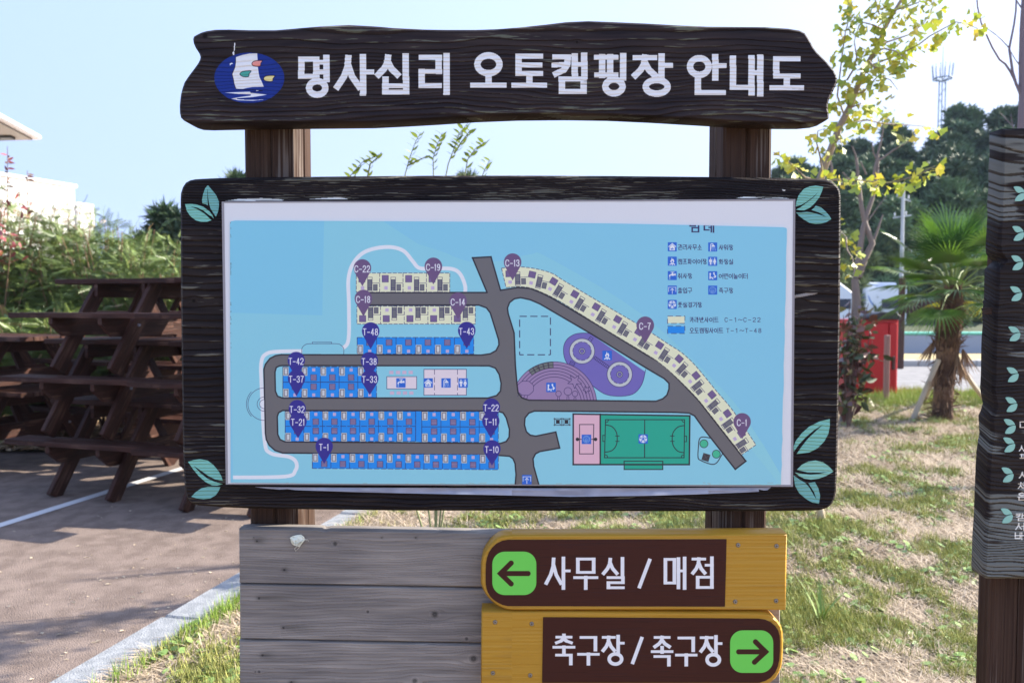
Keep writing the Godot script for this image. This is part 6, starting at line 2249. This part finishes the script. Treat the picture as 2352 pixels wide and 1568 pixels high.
func build_far() -> void:
	# wooded hill
	var hill = Mb.new()
	for j in 21:
		for i in 31:
			var x = -10.0 + i * 6.0
			var z = -30.0 - j * 6.0
			hill.add(Vector3(x, hill_y(x, z) - .16, z), Vector3.UP, Vector2(x, z))
	for j in 20:
		for i in 30:
			var k = j * 31 + i
			hill.tri(k, k + 1, k + 31)
			hill.tri(k + 1, k + 32, k + 31)
	structure("hill", hill, plain(lin(.06, .075, .035), .95))
	var tuft = tuft_mesh(34, .62, .05)
	var dark = Color(.082, .13, .055)
	var i = 0
	var cols_ = [[1822, 368, "behind the map frame's upper right corner"], [1900, 345, "behind the ginkgo's upper branches"], [1972, 332, "behind the forked bare tree"], [2052, 308, "just left of the utility pole"], [2170, 266, "straight above the palm crown"], [2288, 258, "next to the notice board's top edge"], [2450, 250, "beyond the notice board at the far right"]]
	var rows_ = ["front", "second", "third", "fourth", "topmost"]
	for j in 5:
		for k in cols_.size():
			var z = -47.0 - 4.6 * j + rng.randf_range(-.8, .8)
			var px = cols_[k][0] + rng.randf_range(-22, 22)
			var x = (px - 1176.0) / FOCAL * -z
			var top = 1.55 + (701.0 - cols_[k][1] + rng.randf_range(-14, 12)) / FOCAL * -z
			var h = clampf(top - hill_y(x, z) + .2, 4.5, 9.0) if j == 4 else rng.randf_range(5.6, 7.4)
			h = minf(h, top - hill_y(x, z) + .2)
			build_pine("pine_tree", Vector3(x, hill_y(x, z) - .2, z), h, rng.randf_range(2.3, 3.2), "pine in the %s row on the hill, %s" % [rows_[j], cols_[k][2]], "pines on the hillside", tuft, dark * rng.randf_range(.85, 1.25), 640, .12, 1.15)
	# lower, lighter trees at the foot of the hill
	var wheres = ["behind the motorhome roof", "right behind the utility pole", "behind the palm's left fronds", "behind the palm's right fronds", "beside the notice board's middle", "far right beyond notice board", "hidden mostly by the map frame"]
	i = 0
	for q in [[17.2, -44.5, 5.6, 2.6], [20.4, -45, 5.0, 2.4], [24.0, -44.2, 5.2, 2.7], [27.5, -45.5, 5.6, 2.6], [31.0, -45.0, 5.6, 2.6], [35.0, -46.0, 5.8, 2.7], [14.6, -44.0, 5.0, 2.2]]:
		build_pine("broadleaf_tree", Vector3(q[0], -.1, q[1]), q[2], q[3], "bushy light green tree at hill's foot, " + wheres[i], "bushy trees at the hill's foot", tuft, Color(.15, .19, .065), 460, .12, 1.0)
		i += 1
	# a wood far behind the sign, one mass
	var mass = [[], []]
	for k in 5200:
		var x = rng.randf_range(-16.0, 17.0)
		var z = rng.randf_range(-62.0, -54.0)
		var top = 3.6 + 1.6 * sin(x * .9) * sin(x * .37 + 1.0)
		mass[0].append(Transform3D(Basis(Vector3.UP, rng.randf() * TAU).scaled(Vector3.ONE * rng.randf_range(.9, 1.6)), Vector3(x, rng.randf() * top, z)))
		var g = rng.randf_range(.6, 1.3)
		mass[1].append(Color(.09 * g, .13 * g, .055 * g))
	many("far_wood", tuft, tinted(.6, .06), mass[0], mass[1])
	# pines behind the sign and at the left
	var fine = tuft_mesh(40, .34, .018)
	build_pine("pine_tree", Vector3(-7.1, -.1, -16.5), 3.6, .95, "dark green pine rising left of map frame above the shrubs", "", fine, Color(.035, .075, .03), 700, .2)
	build_pine("pine_tree", Vector3(-8.1, -.1, -17.5), 3.0, 1.0, "low dark pine beyond the shrubs, left of the taller pine", "", fine, Color(.04, .08, .03), 420, .2)
	build_pine("pine_tree", Vector3(-5.55, -.1, -16.2), 4.3, .5, "pine whose tip shows just above frame's left post corner", "", fine, Color(.05, .09, .035), 420, .3)
	build_pine("pine_tree", Vector3(-.9, -.1, -15.5), 4.2, .5, "pine whose tips show above the middle of map frame", "", fine, Color(.10, .14, .06), 240, .3)
	# radio mast
	var mx = at(2163, 300, -105).x
	var mast = thing("radio_mast", Vector3(mx, 8, -105), "slim grey radio mast with crown shaped antenna platform above the hill", "mast")
	var steel = plain(C(150, 160, 176), .6, .2)
	var y0 = 6.0
	var y1 = at(2163, 180, -105).y
	var lat = Mb.new()
	for k in 3:
		var a = TAU * k / 3
		lat.tube([Vector3(mx + cos(a) * .55, y0, -105 + sin(a) * .55), Vector3(mx + cos(a) * .42, y1, -105 + sin(a) * .42)], [.1, .09], 5)
	for k in 22:
		var y = lerpf(y0, y1, k / 22.0)
		var a = TAU * k / 3
		var b = TAU * (k + 1) / 3
		lat.tube([Vector3(mx + cos(a) * .5, y, -105 + sin(a) * .5), Vector3(mx + cos(b) * .5, y + 1.2, -105 + sin(b) * .5)], [.05, .05], 4)
	part("lattice_shaft", lat, steel, mast)
	var ring = Mb.new()
	var pr = []
	for k in 25:
		pr.append(Vector3(mx + cos(TAU * k / 24) * 1.1, y1, -105 + sin(TAU * k / 24) * 1.1))
	ring.tube(pr, taper(25, .1, .1), 5)
	for k in 6:
		ring.tube([Vector3(mx, y1 - .4, -105), pr[k * 4]], [.1, .08], 4)
	part("platform", ring, steel, mast)
	for k in 14:
		var a = TAU * k / 14
		var an = Mb.new()
		an.tube([Vector3(mx + cos(a) * 1.1, y1 - .2, -105 + sin(a) * 1.1), Vector3(mx + cos(a) * 1.3, y1 + 1.8, -105 + sin(a) * 1.3)], [.06, .05], 4)
		part("antenna", an, steel, mast)
	var spike = Mb.new()
	spike.tube([Vector3(mx, y1, -105), Vector3(mx, at(2163, 105, -105).y, -105)], [.08, .03], 5)
	part("lightning_rod", spike, steel, mast)
	# utility pole
	var ux = at(2072, 600, -30).x
	var pole = thing("utility_pole", Vector3(ux, 0, -30), "pale concrete utility pole with two cross arms in front of hill trees", "utility pole")
	var conc = plain(C(178, 184, 190), .8)
	var pm = Mb.new()
	pm.tube([Vector3(ux, -.2, -30), Vector3(ux, at(2072, 420, -30).y, -30)], [.085, .055], 10)
	part("shaft", pm, conc, pole)
	for a in [[2060, 450, 2092, 462], [2052, 500, 2094, 494]]:
		var am = Mb.new()
		am.bar(at(a[0], a[1], -30.1), at(a[2], a[3], -30.1), .05, .05, .0)
		part("cross_arm", am, conc, pole)
	for a in [[2062, 447], [2088, 456], [2056, 496], [2082, 493]]:
		var im = Mb.new()
		var c = at(a[0], a[1], -30.1)
		im.tube([c, c + Vector3(0, .1, 0), c + Vector3(0, .14, 0)], [.025, .03, .012], 7)
		part("insulator", im, plain(C(210, 212, 215), .4), pole)
	build_vehicles()
	build_left_buildings()

func build_vehicles() -> void:
	var white = plain(C(222, 226, 232), .35)
	var glass = plain(C(28, 34, 52), .15)
	var tyre = plain(C(30, 30, 32), .8)
	for s in [[2036.0, -42.0, "white motorhome with dark side window parked behind red cabinet", 0.0], [1922.0, -40.0, "white sloping-fronted camper partly hidden by the map frame", 1.0]]:
		var x = at(s[0], 690, s[1]).x
		var z: float = s[1]
		var v = thing("motorhome", Vector3(x, 0, z), s[2], "motorhome")
		var body = Mb.new()
		# end-on view: profile in x, y with rounded shoulders, three metres deep and more
		var o = PackedVector2Array([Vector2(x - 1.12, .45), Vector2(x + 1.12, .45), Vector2(x + 1.12, 2.35), Vector2(x + 1.0, 2.55), Vector2(x - .9, 2.55), Vector2(x - 1.08, 2.4)]) if s[3] == 0.0 else PackedVector2Array([Vector2(x - 1.6, .45), Vector2(x + 1.15, .45), Vector2(x + 1.15, 1.75), Vector2(x + .95, 2.1), Vector2(x + .1, 2.75), Vector2(x - 1.6, 2.85)])
		body.slab(o, z, 5.5, .06, func(q): return q)
		part("body", body, white, v)
		var roof = Mb.new()
		roof.box(Vector3(1.5, .22, 1.6), Transform3D(Basis(), Vector3(x + .1, 2.66 if s[3] == 0.0 else 2.6, z - 1.4)), .06)
		if s[3] == 0.0:
			part("roof_unit", roof, white, v)
		var win = Mb.new()
		win.box(Vector3(.95, .5, .04), Transform3D(Basis(), Vector3(x + .25, 1.62, z + .012)), .01)
		part("window", win, glass, v)
		var sw = Mb.new()
		sw.slab(smooth(PackedVector2Array([Vector2(x - .95, 2.1), Vector2(x - .8, 1.8), Vector2(x - .55, 1.4), Vector2(x - .7, 1.55), Vector2(x - .88, 1.8)]), true, 3), z + .008, .006, 0.0, func(q): return q)
		part("blue_swoosh", sw, plain(C(70, 120, 190), .4), v)
		for w in [-.85, .85]:
			var wm = Mb.new()
			wm.tube([Vector3(x + w - .1, .36, z - .9), Vector3(x + w + .1, .36, z - .9)], [.36, .36], 18)
			part("wheel", wm, tyre, v)
	# red cabinet
	var cz = -13.0
	var x0 = at(1947, 900, cz).x
	var x1 = at(2062, 900, cz).x
	var h = at(2000, 729, cz).y
	var cab = thing("red_cabinet", Vector3((x0 + x1) / 2, 0, cz - .3), "bright red metal cabinet with black lid on the grass edge", "cabinet")
	var red = plain(C(176, 6, 14), .45)
	var bm = Mb.new()
	bm.box(Vector3(x1 - x0, h - .06, .58), Transform3D(Basis(), Vector3((x0 + x1) / 2, h / 2, cz - .3)), .012)
	part("body", bm, red, cab)
	for k in [[x0 + .03, .615], [x0 + .66, x1 - x0 - .69]]:
		var dm = Mb.new()
		dm.box(Vector3(k[1], h - .2, .03), Transform3D(Basis(), Vector3(k[0] + k[1] / 2, h / 2 + .01, cz + .006)), .008)
		part("door", dm, red, cab)
	var lid = Mb.new()
	lid.slab(PackedVector2Array([Vector2(x0 + .25, h - .03), Vector2(x1 + .02, h - .03), Vector2(x1 + .02, h + .02), Vector2(x1 - .06, h + .09), Vector2(x0 + .5, h + .09)]), cz + .04, .66, .01, func(q): return q)
	part("lid", lid, plain(C(30, 30, 34), .4), cab)
	var hd = Mb.new()
	hd.box(Vector3(.05, .22, .03), Transform3D(Basis(), Vector3(at(2051, 833, cz).x, at(2051, 833, cz).y, cz + .03)), .006)
	part("handle", hd, plain(C(70, 20, 20), .4), cab)
	var stake = thing("wooden_stake", Vector3(at(2036, 900, -12.2).x, 0, -12.2), "grey brown wooden stake in the grass before the red cabinet", "stake")
	var sm = Mb.new()
	sm.box(Vector3(.07, 1.13, .07), Transform3D(Basis(), Vector3(stake.position.x, .53, -12.2)), .008)
	part("shaft", sm, plain(C(150, 112, 106), .8), stake)
	# signpost by the motorhome
	var sp = thing("brown_signpost", Vector3(at(2072, 700, -19.8).x, 0, -19.8), "brown wooden signpost with dark board beyond the palm", "signpost")
	var brown = plain(C(74, 50, 40), .85)
	var p1 = Mb.new()
	p1.box(Vector3(.12, 2.25, .12), Transform3D(Basis(), Vector3(sp.position.x, 1.1, -19.8)), .01)
	part("post", p1, brown, sp)
	var p2 = Mb.new()
	p2.box(Vector3(.95, .28, .05), Transform3D(Basis(), Vector3(sp.position.x + .42, at(2100, 705, -19.7).y, -19.7)), .008)
	part("board", p2, plain(C(58, 40, 34), .85), sp)
	# low wall with a mint rail
	var wall = thing("low_wall", Vector3(18, 0, -26), "low grey wall with mint green top rail across the car park", "wall")
	var wm = Mb.new()
	wm.box(Vector3(30, .62, .25), Transform3D(Basis(), Vector3(20, .28, -26)), .02)
	part("wall", wm, plain(C(150, 160, 178), .8), wall)
	var rm = Mb.new()
	rm.box(Vector3(30, .09, .3), Transform3D(Basis(), Vector3(20, .64, -26)), .02)
	part("rail", rm, plain(C(120, 205, 180), .6), wall)

func build_left_buildings() -> void:
	var white = plain(C(232, 232, 228), .8)
	var corner = Vector3(-10.9, 0, -20.0)
	var d = Vector3(-.35, 0, .937).normalized()      # along the lit side, towards the viewer
	var o = Vector3(-.937, 0, -.35).normalized()
	var b = thing("white_building", corner, "plain white flat-roofed building with sunlit side wall at far left", "building")
	var top = at(180, 432, -20.0).y
	var basis = Basis(o * -1.0, Vector3.UP, d)
	var m = Mb.new()
	m.box(Vector3(6, top + .2, 9), Transform3D(basis, corner + o * 3.0 + d * 4.5 + Vector3(0, top / 2 - .1, 0)), .02)
	part("wall", m, white, b)
	var p = Mb.new()
	p.box(Vector3(6.1, .09, 9.1), Transform3D(basis, corner + o * 3.0 + d * 4.5 + Vector3(0, top + .046, 0)), .02)
	part("parapet_cap", p, plain(C(226, 226, 224), .6), b)
	var q = Mb.new()
	q.box(Vector3(5.6, top - .35, .5), Transform3D(basis, corner + o * 2.72 - d * .25 + Vector3(0, (top - .35) / 2, 0)), .02)
	part("end_bay", q, white, b)
	# canopy roof nearer the viewer
	var far = Vector3(at(95, 318, -16.5).x, at(95, 316, -16.5).y, -16.5)
	var u = Vector3(-.976, 0, -.12).normalized()
	var w = Vector3(.2, 0, .976).normalized()
	var c = thing("canopy_roof", Vector3(far.x - 2, 0, -15), "white flat canopy roof jutting in from the left edge", "canopy")
	var slab = Mb.new()
	var cb = Basis(-u, Vector3.UP, w)
	slab.box(Vector3(4.2, .085, 5.5), Transform3D(cb, far + u * 2.1 + w * 2.75), .02)
	part("roof_slab", slab, plain(C(212, 217, 224), .5), c)
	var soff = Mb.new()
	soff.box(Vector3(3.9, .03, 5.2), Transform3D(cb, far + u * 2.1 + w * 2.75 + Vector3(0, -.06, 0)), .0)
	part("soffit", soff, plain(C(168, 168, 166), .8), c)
	var beam = Mb.new()
	beam.box(Vector3(.16, .16, 5.0), Transform3D(cb, far + u * 1.0 + w * 2.6 + Vector3(0, -.158, 0)), .01)
	part("beam", beam, plain(C(160, 164, 172), .6), c)
	var dk = Mb.new()
	dk.box(Vector3(1.0, .05, .25), Transform3D(cb, far + u * .9 + w * .55 + Vector3(0, -.102, 0)), .005)
	part("lamp_housing", dk, plain(C(60, 62, 68), .6), c)
	for k in [.35, 4.6]:
		var ps = Mb.new()
		var f: Vector3 = far + u * 1.35 + w * k
		ps.box(Vector3(.09, f.y - .1, .09), Transform3D(Basis(), Vector3(f.x, (f.y - .1) / 2 - .1, f.z)), .005)
		part("column", ps, plain(C(214, 216, 218), .6), c)
	# low wall and rail beyond the bed
	var lw = thing("boundary_wall", Vector3(-9, -.1, -14.0), "low cream wall beyond the leaf bed at left edge", "wall")
	var lm = Mb.new()
	lm.box(Vector3(3.2, .62, .2), Transform3D(Basis(), Vector3(-10.2, .2, -13.6)), .02)
	part("wall", lm, plain(C(214, 200, 172), .8), lw)
	var fence = thing("low_rail_fence", Vector3(-6, -.1, -24), "low white rail fence on the pink pavement behind tables", "fence")
	var fm = plain(C(206, 210, 214), .5)
	for y in [.45, .8]:
		var rl = Mb.new()
		rl.box(Vector3(14, .09, .06), Transform3D(Basis(), Vector3(-9.5, y - .1, -24)), .01)
		part("rail", rl, fm, fence)
	for k in 9:
		var ps = Mb.new()
		ps.box(Vector3(.09, .9, .09), Transform3D(Basis(), Vector3(-16 + k * 1.7, .33, -24)), .01)
		part("fence_post", ps, fm, fence)

func _ready():
	rng.seed = 20240
	set_view_and_light()
	var pt = timber(1024, 256, 41, C(58, 43, 36), C(78, 60, 50), C(112, 102, 95), -.42, 50)
	wood_post = skin(pt[0], pt[1], 2.5, .75, .25)
	var tt = timber(1024, 256, 45, C(48, 29, 23), C(70, 43, 34), C(104, 76, 64), -.48, 40)
	wood_table = skin(tt[0], tt[1], 1.5, .6, .3)
	build_ground()
	build_sign()
	build_rules_board()
	build_tables()
	build_ginkgo()
	build_bare_trees()
	build_back_shrub()
	build_palm()
	build_red_shrub()
	build_shrubs()
	build_far()
	build_grass()
